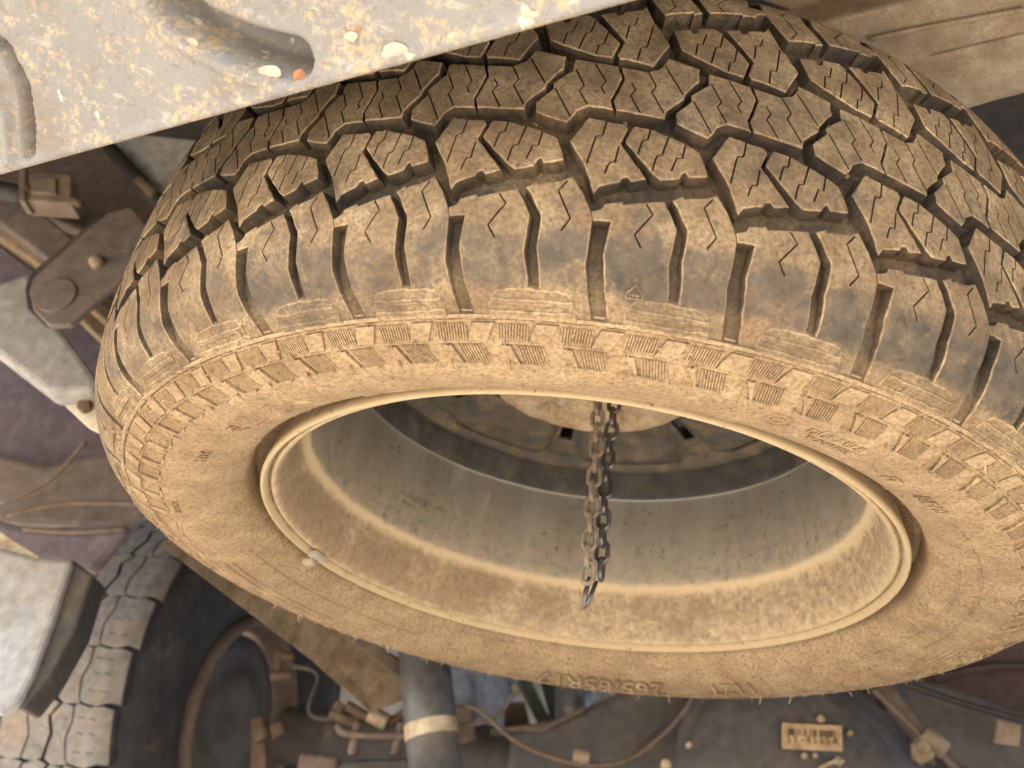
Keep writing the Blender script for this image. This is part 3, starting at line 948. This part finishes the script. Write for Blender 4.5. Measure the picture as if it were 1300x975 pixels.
strand(pt2, pt3, int(round((pt2 - pt3).length / .0131)) + 1, 1.6, M['chain_dark'])
sh = MB()
e0 = ony(749, 733, 0.002); e1 = ony(741, 772, 0.002); e2 = ony(757, 738, .003)
sh.tube([e0, (e0 + e1) / 2 + Vector((-.001, 0, 0)), e1], .0019, 8)
sh.tube([e2, (e2 + e1) / 2 + Vector((.001, 0, 0)), e1 + Vector((.002, 0, .002))], .0017, 8)
sh.build('end_hook', M['chain_dark'], hoist, smooth=True)

# ================================================================== VEHICLE
truck = empty('parked_truck', (0, .4, 0))
tag(truck, 'underside of a parked truck with pale bumper panel, rear axle and road wheel', 'truck')

# bumper panel: vertical pressed sheet with channels, its lower edge crossing the picture top left
E0 = onz(0, 221, -.055); E1 = onz(800, 0, -.055)
ud = (E1 - E0).normalized(); vd = (Vector((0, 0, 1)) + Vector((ud.y, -ud.x, 0)) * 1.5).normalized()
pn = ud.cross(vd).normalized()
if pn.dot(CAM - E0) < 0: pn = -pn
def uv(px, py):
    q = onplane(px, py, E0, pn) - E0
    return q.dot(ud), q.dot(vd)
def seg_d(P, line):
    best = np.full(len(P), 9.0)
    for a, b in zip(line[:-1], line[1:]):
        a = np.array(a); b = np.array(b); ab = b - a
        t = np.clip(((P - a) @ ab) / (ab @ ab), 0, 1)
        best = np.minimum(best, np.linalg.norm(P - (a + t[:, None] * ab), axis=1))
    return best
ch1 = [uv(-30, 40), uv(5, 60), uv(28, 105), uv(36, 150), uv(36, 192)]
ch2 = [uv(190, -60), uv(215, 0), uv(262, 38), uv(320, 62), uv(372, 74)]
ch2b = [uv(160, -60), uv(180, 0), uv(225, 45), uv(300, 85), uv(385, 112)]
ch3 = [uv(-60, 120), uv(-5, 112), uv(10, 150), uv(14, 205)]
Lu = (E1 - E0).length
NU, NV = 420, 170
us = np.linspace(-.22, Lu + .10, NU); vs_ = np.linspace(0, .30, NV) ** 1.0
U, W_ = np.meshgrid(us, vs_, indexing='ij')
PP = np.stack([U.ravel(), W_.ravel()], 1)
def sst(x, a, b): t = np.clip((x - a) / (b - a), 0, 1); return t * t * (3 - 2 * t)
hh = np.zeros(len(PP))
d1 = seg_d(PP, ch1); hh -= .011 * (1 - sst(d1, .0028, .0052))
d3 = seg_d(PP, ch3); hh += .004 * (1 - sst(d3, .0020, .0045))
d2 = seg_d(PP, ch2); hh -= .030 * (1 - sst(d2, .005, .0125))
d2b = seg_d(PP, ch2b); hh += .0035 * (1 - sst(d2b, .0050, .0085))
hh += .0022 * (1 - sst(PP[:, 1], .004, .0065))     # flattened hem
hh += .0007 * np.array([noise.noise(Vector((a * 60, b * 60, 1))) for a, b in PP])
fr = [E0 + ud * a + vd * b + pn * h for (a, b), h in zip(PP, hh)]
bk = [E0 + ud * a + vd * b + pn * (h - .0016) for (a, b), h in zip(PP, hh)]
F = []
for i in range(NU - 1):
    for j in range(NV - 1):
        a = i * NV + j; F.append((a, a + NV, a + NV + 1, a + 1))
        b = a + NU * NV; F.append((b, b + 1, b + NV + 1, b + NV))
for i in range(NU - 1):
    a = i * NV; b = a + NU * NV; F.append((a, b, b + NV, a + NV))
bp = mesh_obj('bumper_panel', fr + bk, F, [M['panel']], truck, smooth=True)
def panel_pt(px, py, up=.002):
    a, b = uv(px, py); return E0 + ud * a + vd * b + pn * up
def blob(name, px, py, rx, ry, mat, h=.0022, ang=0.0):
    c = panel_pt(px, py, .001); V = [c + pn * h]; F = []
    n = 18
    ex = (panel_pt(px + 1, py) - panel_pt(px, py)) * rx; ey = (panel_pt(px, py + 1) - panel_pt(px, py)) * ry
    for k, (s, hh_) in enumerate(((.6, h * .85), (1.0, 0.0))):
        for i in range(n):
            a = 2 * math.pi * i / n; q = s * (1 + .18 * noise.noise(Vector((math.cos(a) * 2, math.sin(a) * 2, px * .1))))
            V.append(c + ex * math.cos(a) * q + ey * math.sin(a) * q + pn * hh_)
    for i in range(n):
        j = (i + 1) % n
        F.append((0, 1 + i, 1 + j)); F.append((1 + i, 1 + n + i, 1 + n + j, 1 + j))
    return mesh_obj(name, V, F, mat, bp, smooth=True)
for q in ((503, 68, 18, 15), (447, 46, 9, 7), (577, 46, 8, 6), (676, 20, 11, 7), (343, 92, 15, 9), (244, 55, 9, 7), (730, 4, 10, 5)):
    blob('paint_blob', *q, M['seam'], .0006)
blob('rust_spot', 381, 100, 8, 13, M['rust_spot'], .0006); blob('rust_spot', 455, 37, 4, 3, M['rust_spot'], .0004)
hm = MB()
hem = [panel_pt(x, 221 - x * 221 / 800.0 - 2.0, .0008) for x in np.linspace(-150, 900, 30)]
hm.tube(hem, .0013, 8)
hm.build('rolled_hem', M['hem'], bp, smooth=True)

# the rest of the bumper and body, mostly outside the frame: added and shaped to shade the wheel
q0 = E0 + ud * (-.22) + vd * .298; q1 = E0 + ud * (Lu + .10) + vd * .298
sh = MB(); sh.prism([q0, q1, q1 + Vector((0, 0, .6)), q0 + Vector((0, 0, .6))], (0, -.02, 0)); sh.build('shading_body_panel', M['panel'], truck)
sh = MB(); sh.prism([q0, q0 + Vector((0, 0, .6)), Vector((-1.05, q0.y + .02, q0.z + .6)), Vector((-1.05, q0.y + .02, q0.z))], (0, -.02, 0)); sh.build('shading_body_panel', M['panel'], truck)
sh = MB(); sh.prism([q1, q1 + Vector((0, 0, .6)), Vector((1.05, q1.y, q1.z + .6)), Vector((1.05, q1.y, q1.z))], (0, -.02, 0)); sh.build('shading_body_panel', M['panel'], truck)
sh = MB(); sh.prism([E1 + ud * .104 + Vector((0, 0, .14)), Vector((1.05, E1.y, .10)), Vector((1.05, q1.y, q1.z)), q1], (0, 0, .02)); sh.build('shading_bumper_underside', M['panel'], truck)
bd = MB()
def floor_slab(x0, x1, y0, y1, z0, z1): bd.box(((x0 + x1) / 2, (y0 + y1) / 2, (z0 + z1) / 2), ((x1 - x0) / 2, 0, 0), (0, (y1 - y0) / 2, 0), (0, 0, (z1 - z0) / 2))
floor_slab(-1.05, 1.05, -.85, 4.2, .52, .56)
bd.build('bed_floor', M['dark_steel'], truck)
for x, y0, y1, z0, z1 in ((-1.05, -.80, .55, .10, .9), (-1.05, .55, 1.9, .42, .9), (-1.05, 2.5, 4.2, .05, .9), (1.05, -.80, .55, -.15, .9), (1.05, .55, 1.9, .42, .9), (1.05, 1.9, 4.2, .05, .9)):
    bs = MB(); bs.box((x, (y0 + y1) / 2, (z0 + z1) / 2), (.015, 0, 0), (0, (y1 - y0) / 2, 0), (0, 0, (z1 - z0) / 2))
    bs.build('body_side', M['panel'], truck)
cp = MB(); cp.tube([Vector((0, 0, .125)), Vector((0, 0, .135))], .23, 48); cp.build('added_slot_backing', M['dark_steel'], truck)  # added dark backing: blacks out the disc slots, stops light from above

# --- cross-member behind the tyre, top right
cm = MB()
def zpoly(pxs, z): return [onz(x, y, z) for x, y in pxs]
cm.prism(zpoly([(940, 60), (1062, 24), (1420, -62), (1420, 15), (1185, 70), (1090, 120)], .26), (0, .012, .05))
cm.build('cross_member', M['beige_metal'], truck, bevel=.004)
cm = MB()
cm.prism(zpoly([(1060, 120), (1120, 84), (1185, 70), (1420, 14), (1480, 40), (1500, 70), (1262, 131), (1180, 155)], .268), (0, .01, .06))
cm.build('cross_member', M['beige_metal'], truck, bevel=.006)
cm = MB()
cm.prism(zpoly([(880, -120), (1500, -160), (1420, -66), (1180, 8), (1020, 20), (900, -20)], .30), (0, .0, .05))
cm.build('floor_panel', M['beige_metal'], truck, bevel=.004)
cm = MB()
cm.tube(curve_pts([onz(1300, 12, .256), onz(1230, 25, .256), onz(1160, 38, .256), onz(1105, 50, .256)], 4), .0022, 6)
cm.build('pressed_crease', M['beige_metal'], truck, smooth=True)

# --- left: inner body, frame, spring hanger and shackle
def ypoly(pxs, y): return [ony(x, yy, y) for x, yy in pxs]
def part(name, pxs, y, th, mat, bevel=.003, plane='y', vec=None):
    mb = MB(); mb.prism(ypoly(pxs, y) if plane == 'y' else zpoly(pxs, y), vec or ((0, th, 0) if plane == 'y' else (0, 0, th)))
    return mb.build(name, mat, truck, bevel=bevel)
part('inner_fender', [(-260, 120), (260, 120), (240, 640), (172, 655), (120, 700), (60, 720), (-260, 760)], .62, .02, M['plum'], .0)
part('frame_rail', [(132, 150), (280, 130), (300, 300), (216, 300), (206, 258), (140, 184)], .285, .02, M['grey_frame'])
part('frame_rail', [(-20, 170), (142, 180), (212, 262), (196, 330), (120, 300), (-20, 240)], .30, .03, M['brown_steel'], .006)
mb = MB(); mb.tube([ony(138, 186, .27), ony(208, 262, .27)], .010, 10); mb.build('brake_pipe', M['dark_steel'], truck, smooth=True)
mb = MB(); mb.tube([ony(176, 228, .26), ony(196, 246, .26)], .007, 8); mb.build('pipe_clip', M['tan_frame'], truck, smooth=True)
part('spring_leaf', [(-30, 228), (30, 250), (118, 322), (92, 352), (-30, 262)], .22, .03, M['shackle'], .004)
part('spring_leaf', [(-30, 258), (60, 325), (152, 400), (135, 408), (72, 352), (-30, 282)], .24, .03, M['tan_frame'], .003)
part('dark_bracket', [(-30, 290), (40, 345), (-30, 372)], .26, .02, M['plum'], .0)
# sensor with connector
c0 = ony(66, 248, .17)
mb = MB()
ex = (ony(100, 250, .17) - ony(34, 246, .17)) / 2; ez = (ony(66, 228, .17) - ony(66, 270, .17)) / 2
mb.box(c0, ex * .92, (0, .016, 0), ez * .88)
mb.box(c0 + Vector((0, -.014, 0)) - ex * .1, ex * .5, (0, .006, 0), ez * .5)
mb.box(c0 + Vector((0, -.006, 0)) - ex * .9 , ex * .14, (0, .014, 0), ez * 1.05)
sn = mb.build('level_sensor', M['brown_steel'], truck, bevel=.0025)
mb = MB()
pts = [ony(-30 + i * 3.0, 236 + i * .6, .165) for i in range(21)]
mb.tube(pts, [.0125 if i % 2 == 0 else .0100 for i in range(21)], 12)
mb.build('corrugated_hose', M['dark_steel'], truck, smooth=True)
mb = MB(); mb.tube([ony(30, 232, .155), ony(38, 244, .155)], .0045, 8); mb.build('sensor_clip', M['rusty'], truck, smooth=True); mb = MB(); mb.tube([ony(92, 254, .155), ony(104, 260, .155)], .0055, 8)
mb.build('sensor_clip', M['rusty'], truck, smooth=True)
# shackle plate: a stadium
def stadium(p, q, r, n=10):
    p = np.array(p, float); q = np.array(q, float); d = (q - p) / np.hypot(*(q - p)); n_ = np.array([-d[1], d[0]]); out = []
    for i in range(n + 1):
        a = -math.pi / 2 + math.pi * i / n; out.append(tuple(q + (d * math.cos(a) + n_ * math.sin(a)) * r))
    for i in range(n + 1):
        a = math.pi / 2 + math.pi * i / n; out.append(tuple(p + (d * math.cos(a) + n_ * math.sin(a)) * r))
    return out
shk = part('spring_shackle', [(37, 370), (42, 353), (136, 270), (165, 262), (192, 286), (186, 326), (90, 411), (62, 413), (42, 392)], .16, .010, M['shackle'], .002)
shk.name = 'spring_shackle'
part('shackle_backplate', [(31, 366), (38, 346), (130, 270), (150, 330), (80, 416), (56, 414), (34, 392)], .172, .006, M['dark_steel'], .002)
for q in ((72, 376, 25), (160, 300, 27)):
    c = ony(q[0], q[1], .16); r = (ony(q[0] + q[2], q[1], .16) - c).length
    mb = MB(); mb.tube([c + Vector((0, .002, 0)), c + Vector((0, -.0035, 0))], r, 28)
    mb.build('bushing_boss', M['shackle'], truck, bevel=.001)
c = ony(122, 332, .155); mb = MB(); mb.tube([c + Vector((0, .006, 0)), c + Vector((0, -.004, 0)), c + Vector((0, -.008, 0))], [.0085, .008, .004], 12); mb.build('shackle_bolt', M['bolt'], truck, smooth=True)
# pale spring end below the shackle
part('spring_leaf', [(-40, 372), (38, 346), (46, 392), (72, 412), (122, 480), (118, 496), (62, 498), (-40, 420)], .20, .035, M['light_spring'], .006)
part('spring_leaf', [(92, 396), (130, 360), (160, 400), (150, 430), (138, 440)], .30, .03, M['tan_frame'], .003)
part('spring_clamp', [(64, 497), (90, 489), (150, 492), (150, 560), (112, 542)], .23, .006, M['cream'], .001)
c = ony(108, 516, .226); mb = MB(); mb.tube([c + Vector((0, .006, 0)), c + Vector((0, -.006, 0))], .008, 6); mb.build('clamp_bolt', M['rusty'], truck, bevel=.001)
# crumpled heat shield and inner arch lower down
part('arch_liner', [(-60, 560), (60, 590), (190, 560), (200, 640), (150, 672), (-60, 660)], .56, .02, M['shackle'], .01)
part('arch_liner', [(-60, 640), (30, 668), (140, 662), (168, 668), (120, 728), (60, 715), (-60, 700)], .52, .02, M['plum'], .012)
for a, b, c_ in (((0, 640), (60, 612), (110, 560)), ((10, 655), (80, 640), (180, 640)), ((30, 672), (90, 676), (160, 672))):
    mb = MB(); mb.tube(curve_pts([ony(*a, .515), ony(*b, .515), ony(*c_, .515)], 6), .0035, 6); mb.build('liner_crease', M['brown_steel'], truck, smooth=True)
part('liner_edge', [(-20, 662), (48, 706), (30, 708), (-20, 690)], .44, .01, M['cream'], .001)
# grey mudguard
mb = MB()
mb.prism(ypoly([(-60, 680), (50, 708), (92, 710), (70, 780), (44, 850), (24, 892), (0, 905), (-60, 905)], .42), (0, .02, 0))
mb.build('mudguard', M['flap'], truck, bevel=.006)
mb = MB()
mb.prism(ypoly([(90, 708), (118, 730), (96, 800), (62, 860), (30, 900), (20, 900), (46, 850), (72, 780)], .43), (0, .05, 0))
mb.build('mudguard_lip', M['dark_steel'], truck, bevel=.004)

# --- road wheel at the left
WC = Vector((-.566, 1.183, -.072)); yaw = -.265
WX = Vector((math.cos(yaw), math.sin(yaw), 0)); WE = Vector((-math.sin(yaw), math.cos(yaw), 0)); WZ = Vector((0, 0, 1))
RW = .380
RP = [(.380, .095), (.3800, .07), (.3790, .03), (.376, .008), (.368, -.008), (.350, -.022), (.320, -.033), (.280, -.034), (.235, -.024), (.205, -.010), (.190, .0)]
# profile across: x offset (towards vehicle centre = negative here), r
def rw_world(r, x, a): return WC + WX * (-x) + (WE * math.sin(a) + WZ * math.cos(a)) * r
prof_rw = [(.352, .225), (.370, .205)] + [(.370, .19), (.370, .1), (.370, .02), (.364, .004), (.350, -.014), (.330, -.026), (.300, -.033), (.262, -.034), (.225, -.026), (.195, -.012), (.178, .0), (.170, .006)]
V = []; F = []
n = 220; m = len(prof_rw)
for i in range(n):
    a = 2 * math.pi * i / n
    for r, x in prof_rw: V.append(rw_world(r, x, a))
for i in range(n):
    for j in range(m - 1):
        F.append((i * m + j, ((i + 1) % n) * m + j, ((i + 1) % n) * m + j + 1, i * m + j + 1))
rw = mesh_obj('road_wheel', V, F, [M['road_wall']], truck, smooth=True)
def rw_surf(t, s, h):
    t = np.asarray(t, float) / 1000; s = np.asarray(s, float); h = np.asarray(h, float)
    out = np.zeros((len(t), 3))
    for i in range(len(t)):
        x = s[i]
        r = RW - (.0 if x > .02 else (.02 - x) ** 2 * 9.0)
        out[i] = rw_world(r + h[i], x, t[i] / RW)
    return out
NPW = 29
PW = 2 * math.pi * RW * 1000 / NPW
KW = PW / (2 * math.pi * RW * 1000 / 36)
lug = [(2, -14), (3, 2), (-2, 20), (1, 46), (4, 52), (26, 56), (44, 48), (60, 50), (63, 44), (60, 22), (62, 2), (60, -14)]
lug_s = [[(14, 6), (14, 18)], [(14, 28), (14, 40)], [(32, 6), (34, 18)], [(32, 26), (34, 40)], [(48, 8), (49, 20)], [(49, 28), (49, 40)]]
ribA = [(0, 53), (6, 58), (27, 62), (44, 54), (60, 56), (62, 76), (48, 92), (30, 84), (4, 94), (-2, 80)]
ribA_s = [[(10, 66), (16, 72), (12, 80)], [(26, 68), (32, 76)], [(44, 62), (50, 72), (46, 82)]]
ribB = [(4, 100), (30, 90), (48, 98), (62, 82), (66, 100), (60, 124), (46, 134), (26, 126), (2, 136), (0, 118)]
ribB_s = [[(12, 104), (18, 112), (14, 122)], [(34, 100), (38, 112), (34, 122)], [(50, 108), (54, 118)]]
ribC = [(2, 142), (26, 132), (46, 140), (62, 130), (64, 150), (62, 186), (2, 186), (0, 160)]
def kx(p):
    sh_ = 0 if min(z for t, z in p) < 50 else (3.5 if min(z for t, z in p) < 90 else 7)
    return [(((t - 31.5) * 1.045 + 31.5) * KW, z - sh_ + (t - 30) * .12) for t, z in p]
def blk(p, sp, **k): return block_template(kx(p), [kx(q) for q in sp], **k)
tp = [('road_shoulder_lug', blk(lug, lug_s, grid=6, bev=1.0, sw=1.3)), ('road_tread_block', blk(ribA, ribA_s, grid=8, bev=.8, sw=.8)),
      ('road_tread_block', blk(ribB, ribB_s, grid=8, bev=.8, sw=.8)), ('road_tread_block', blk(ribC, [], grid=8, bev=.8))]
restw = []
for k in range(NPW):
    ang = (k / NPW) * 360
    vis = 225 <= ang <= 345 or ang > 330
    for nme, t_ in tp:
        place_block(t_, k * PW, nme, rw, [M['road_tread'], M['road_tread'], M['road_wall']], lambda z: np.asarray(z) / 1000, surf_fn=rw_surf, depth_fn=lambda s: np.full(np.shape(s), .0095), sipe_d=.003, collect=None if vis else restw)
V = []; F = []; Mi = []
for P, f, m_ in restw:
    n0 = len(V); V += [tuple(p) for p in P]; F += [tuple(i + n0 for i in q) for q in f]; Mi += m_
o = mesh_obj('far_road_tread', V, F, [M['road_tread'], M['road_tread'], M['road_wall']], rw, matidx=Mi); o['kind'] = 'stuff'
# rim ring, inside barrel and backing plate
def rw_ring(name, pr, mat, par, n=160, closed=False):
    V = []; F = []; m = len(pr)
    for i in range(n):
        a = 2 * math.pi * i / n
        for r, x in pr: V.append(rw_world(r, x, a))
    for i in range(n):
        for j in range(m if closed else m - 1):
            j2 = (j + 1) % m
            F.append((i * m + j, ((i + 1) % n) * m + j, ((i + 1) % n) * m + j2, i * m + j2))
    return mesh_obj(name, V, F, [mat], par, smooth=True)
rw_ring('road_rim', [(.182, -.004), (.178, -.016), (.170, -.022), (.163, -.018), (.160, -.006), (.157, .03), (.155, .12), (.160, .12), (.170, .03)], M['brown_steel'], rw, closed=True)
rw_ring('brake_backing_plate', [(.150, .035), (.146, .020), (.120, .016), (.085, .016), (.080, .004), (.055, .000), (.0, .000)], M['axle'], truck)
# brake fittings on the plate
def tubep(name, pxs, y, r, mat, par=truck, n=8, k=5):
    mb = MB(); mb.tube(curve_pts([ony(a, b, y if not isinstance(y, (list, tuple)) else y[i]) for i, (a, b) in enumerate(pxs)], k), r, n)
    return mb.build(name, mat, par, smooth=True)
tubep('bleeder_fitting', [(356, 828), (352, 845), (352, 858)], .96, .0085, M['rusty'])
tubep('bleeder_fitting', [(344, 858), (372, 857)], .955, .0075, M['rusty'])
tubep('bleeder_fitting', [(356, 832), (374, 834)], .955, .006, M['rusty'])
tubep('brake_pipe', [(372, 846), (396, 850), (404, 862), (394, 890), (394, 906), (408, 912), (426, 912)], .93, .0042, M['dark_steel'])
tubep('brake_hose', [(420, 905), (438, 912), (458, 918)], .92, .0085, M['rusty'])
tubep('brake_pipe', [(440, 895), (470, 912), (490, 918), (515, 905)], .90, .0075, M['rusty'])
tubep('pipe_nut', [(428, 902), (434, 893)], .90, .010, M['rusty'])
tubep('pipe_nut', [(470, 906), (492, 918)], .895, .0125, M['bolt'])
tubep('brake_pipe', [(428, 920), (436, 930), (470, 934), (520, 934)], .89, .0055, M['brown_steel'])
for a in (455, 510):
    tubep('pipe_bracket', [(a, 918), (a - 4, 938), (a - 8, 958)], .90, .008, M['brown_steel'])
for q in ((330, 925), (352, 920)):
    tubep('adjuster_boss', [(q[0], q[1]), (q[0] + 4, q[1] + 14)], .98, .014, M['rusty'])
part('backing_rib', [(318, 912), (334, 908), (340, 990), (318, 990)], 1.0, .02, M['rusty'], .004)
part('spring_seat', [(430, 962), (530, 958), (540, 1010), (400, 1010)], .88, .08, M['axle'], .02)

# leaf spring bar running forward past the wheel
mb = MB()
pA = [ony(190, 668, .40), ony(290, 742, .55), ony(400, 822, .72), ony(520, 912, .86)]
pB = [ony(205, 694, .40), ony(292, 760, .55), ony(395, 838, .72), ony(444, 888, .80), ony(505, 925, .86)]
top_ = [ony(230, 640, .40), ony(320, 712, .55), ony(430, 790, .72), ony(560, 870, .86)]
for i in range(3):
    a, b = pB[i], [pB[1], pB[2], ony(470, 905, .86)][i]
    c_, d_ = top_[i], top_[i + 1]
    mb.prism([a, b, d_, c_], (0, .012, .004))
mb.build('leaf_spring', M['tan_frame'], truck, bevel=.002)
mb = MB()
mb.prism([ony(430, 800, .70), ony(440, 790, .70), ony(530, 855, .82), ony(518, 868, .82)], (0, .01, 0))
mb.build('leaf_spring', M['brown_steel'], truck, bevel=.002)

# shock absorber with a cream band
s0 = ony(535, 800, .78); s1 = ony(556, 1010, .78)
mb = MB(); mb.tube([s0, s1], .0375, 28); shock = mb.build('shock_absorber', M['shock'], truck, smooth=True)
t0_ = s0.lerp(s1, .585); t1_ = s0.lerp(s1, .675)
mb = MB(); mb.tube([t0_, t0_.lerp(t1_, .5), t1_], .0382, 28, cap=False); b_ = mb.build('sticker_band', M['cream'], shock, smooth=True)

# axle tube, differential housing
ax0 = WC + WX * .10; ax1 = WC + WX * 1.6
DC = ony(1000, 1030, .92)
mb = MB()
mb.tube([ax0 + Vector((0, 0, -.01)), WC + WX * .45 + Vector((0, 0, -.01)), DC + WX * -.30, DC + WX * -.16, DC + WX * -.08, DC + WX * .08, DC + WX * .16, DC + WX * .34, ax1], [.046, .046, .056, .12, .150, .150, .11, .05, .046], 40)
mb.build('rear_axle', M['axle'], truck, smooth=True)
# diff cover (domed, bolted flange)
fwd = (CAM - DC); fwd.z = 0; fwd = Vector((-.10, -1, .05)).normalized()
e1_ = Vector((0, 0, 1)).cross(fwd).normalized(); e2_ = fwd.cross(e1_)
def cover_pt(r, a, d): return DC + fwd * d + e1_ * math.cos(a) * r + e2_ * math.sin(a) * r
V = []; F = []; n = 72
pr = [(.178, .115), (.178, .128), (.165, .130), (.158, .134), (.150, .150), (.120, .166), (.08, .174), (.04, .176), (.0, .177)]
for i in range(n):
    for r, d in pr: V.append(cover_pt(r * (1 + .04 * math.cos(3 * 2 * math.pi * i / n)), 2 * math.pi * i / n, d))
m = len(pr)
for i in range(n):
    for j in range(m - 1): F.append((i * m + j, ((i + 1) % n) * m + j, ((i + 1) % n) * m + j + 1, i * m + j + 1))
mesh_obj('differential_cover', V, F, [M['axle']], truck, smooth=True)
part('axle_bracket', [(640, 1000), (650, 925), (742, 898), (800, 872), (870, 850), (905, 1000)], .90, .05, M['axle'], .012)
part('axle_bracket', [(620, 925), (700, 915), (745, 893), (742, 903), (690, 930)], .89, .05, M['brown_steel'], .006)
part('axle_flange', [(1108, 860), (1128, 860), (1180, 930), (1200, 1010), (1160, 1010), (1140, 940)], .80, .03, M['brown_steel'], .006)
part('axle_bracket', [(1100, 850), (1200, 868), (1420, 950), (1420, 1020), (1210, 1020), (1160, 930)], .84, .05, M['axle'], .01)
part('heat_shield', [(1150, 830), (1460, 780), (1460, 980), (1290, 930), (1200, 895)], 1.0, .02, M['brown_panel'], .01)
mb = MB(); mb.tube(curve_pts([ony(1180, 862, .985), ony(1260, 846, .985), ony(1340, 848, .985)], 6), .006, 8); mb.build('shield_rib', M['brown_panel'], truck, smooth=True)

# label plate on the cover
LY = (DC + fwd * .185).y
l0 = [ony(993, 917, LY), ony(1069, 921, LY), ony(1070, 954, LY), ony(993, 950, LY)]
mb = MB(); mb.prism(l0, (0, .004, 0)); lab = mb.build('label_plate', M['cream'], truck, bevel=.0008)
M['label'] = dusty('orange_label_paper', (.60, .42, .23), .2, 1.2, .7, 0, 60, .1)
lab.data.materials[0] = M['label']
M['ink'] = dusty('label_ink', (.10, .075, .05), .02, .6, .8, 0, 60, .1)
lu = (l0[1] - l0[0]); lv = (l0[3] - l0[0])
def lab_text(body, u, v, hfrac, mat=M['ink'], name='label_text', sx=1.0):
    V, F = text_mesh(body, 1.0, .02)
    Hh = lv.length * hfrac
    P = []
    for a in V:
        P.append(l0[0] + lu * u + lu.normalized() * a[0] * Hh * 1.35 * sx + lv * v - lv.normalized() * a[1] * Hh * 1.35 + Vector((0, -.0006 - (.0004 if a[2] > 0 else 0), 0)))
    return mesh_obj(name, P, F, [mat], lab)
lab_text('S Y - 4 S S S A', .50, .76, .34, sx=.80)
mb = MB()
for i in range(34):
    if random.random() < .78:
        u0 = .10 + i * .0242; wd = random.uniform(.008, .02)
        a = l0[0] + lu * u0 + lv * .22; b = l0[0] + lu * (u0 + wd) + lv * .22
        mb.prism([a, b, b + lv * .26, a + lv * .26], (0, -.0006, 0))
mb.build('label_bar', M['ink'], lab)
for px, py, r in ((1043, 912, .0052), (1080, 930, .0035), (1022, 959, .004), (1035, 959, .0035), (1065, 966, .006), (875, 945, .004), (846, 970, .007), (1146, 852, .003)):
    c = ony(px, py, LY - .002); mb = MB(); mb.tube([c + Vector((0, .012, 0)), c, c + Vector((0, -.002, 0))], [r, r, r * .5], 10); mb.build('paint_dot' if r < .0045 else 'cover_bolt', M['cream'], truck, smooth=True)
mb = MB(); mb.tube(curve_pts([ony(1040, 976, LY - .004), ony(1056, 968, LY - .004), ony(1072, 966, LY - .004)], 4), .0028, 6); mb.build('paint_streak', M['cream'], truck, smooth=True)

# cables and fittings
tubep('cable', [(590, 895), (612, 905), (650, 938), (690, 958), (735, 970), (780, 970), (815, 955), (850, 925), (872, 898), (880, 880)], .78, .0034, M['brown_steel'])
tubep('cable', [(560, 920), (610, 918), (636, 905), (650, 880)], .80, .003, M['brown_steel'])
tubep('brake_pipe', [(1110, 876), (1140, 905), (1168, 932), (1195, 958), (1230, 990)], .74, .0052, M['brown_steel'])
tubep('brake_pipe', [(1120, 858), (1160, 872), (1230, 895), (1290, 912), (1360, 930)], .74, .0050, M['dark_steel'])
mb = MB(); mb.tube([ony(1172, 930, .735), ony(1200, 954, .735)], .0125, 12); mb.build('pipe_clamp', M['bolt'], truck, smooth=True)
part('pipe_bracket', [(1158, 944), (1166, 934), (1182, 934), (1192, 946), (1186, 962), (1172, 970), (1160, 962)], .735, .012, M['bolt'], .002)
c = ony(1171, 948, .73); mb = MB(); mb.tube([c + Vector((0, .008, 0)), c + Vector((0, -.008, 0))], .009, 6); mb.build('clamp_bolt', M['bolt'], truck, bevel=.001)
part('pipe_bracket', [(1266, 912), (1298, 920), (1294, 948), (1262, 942)], .76, .01, M['bolt'], .002)
mb = MB(); mb.tube([ony(728, 958, .77), ony(748, 962, .77)], .009, 10); mb.build('cable_clip', M['bolt'], truck, bevel=.001)
# beyond the axle: reservoir, bars and exhaust
mb = MB()
for k, (a, b, w_) in enumerate((((574, 830), (590, 918), .04), ((606, 836), (606, 925), .02), ((628, 836), (628, 935), .042))):
    mb.tube([ony(*a, 1.32), ony(*b, 1.32)], w_ * .95, 18)
mb.build('washer_reservoir', M['blue_can'], truck, smooth=True)
mb = MB(); mb.tube([ony(657, 868, 1.30), ony(660, 880, 1.30)], .014, 12); mb.build('reservoir_highlight', M['cream'], truck, smooth=True)  # pale stub standing in for a white highlight beside the reservoir
mb = MB(); mb.prism(ypoly([(655, 860), (672, 860), (706, 926), (688, 932)], 1.22), (0, .03, 0)); mb.build('tie_bar', M['green_bar'], truck, bevel=.003)
mb = MB(); mb.prism(ypoly([(684, 860), (706, 860), (712, 920), (700, 920)], 1.28), (0, .03, 0)); mb.build('tie_bar', M['green_bar'], truck, bevel=.003)
mb = MB(); mb.tube([ony(728, 840, 1.2), ony(728, 960, 1.2)], .034, 26); mb.build('exhaust_pipe', M['pipe'], truck, smooth=True)
mb = MB(); mb.tube(curve_pts([ony(775, 850, 1.16), ony(765, 885, 1.16), ony(735, 925, 1.16)], 5), .011, 12); mb.build('exhaust_hanger', M['blue_can'], truck, smooth=True)
mb = MB(); mb.tube([ony(768, 884, 1.14), ony(774, 890, 1.14)], .009, 10); mb.build('hanger_bolt', M['cream'], truck, smooth=True)
part('rusty_bracket', [(640, 892), (666, 890), (676, 930), (640, 935)], 1.1, .03, M['rusty'], .004)
part('rusty_bracket', [(560, 890), (600, 896), (605, 940), (565, 950)], .95, .03, M['brown_steel'], .006)
part('rusty_bracket', [(380, 955), (430, 960), (430, 1010), (370, 1010)], .95, .03, M['brown_steel'], .006)
# propeller shaft tunnel and front of the underbody: closes the view forward
part('floor_tunnel', [(360, 760), (1400, 700), (1400, 1050), (780, 1050), (780, 840), (560, 800)], 2.6, .04, M['plum'], 0)
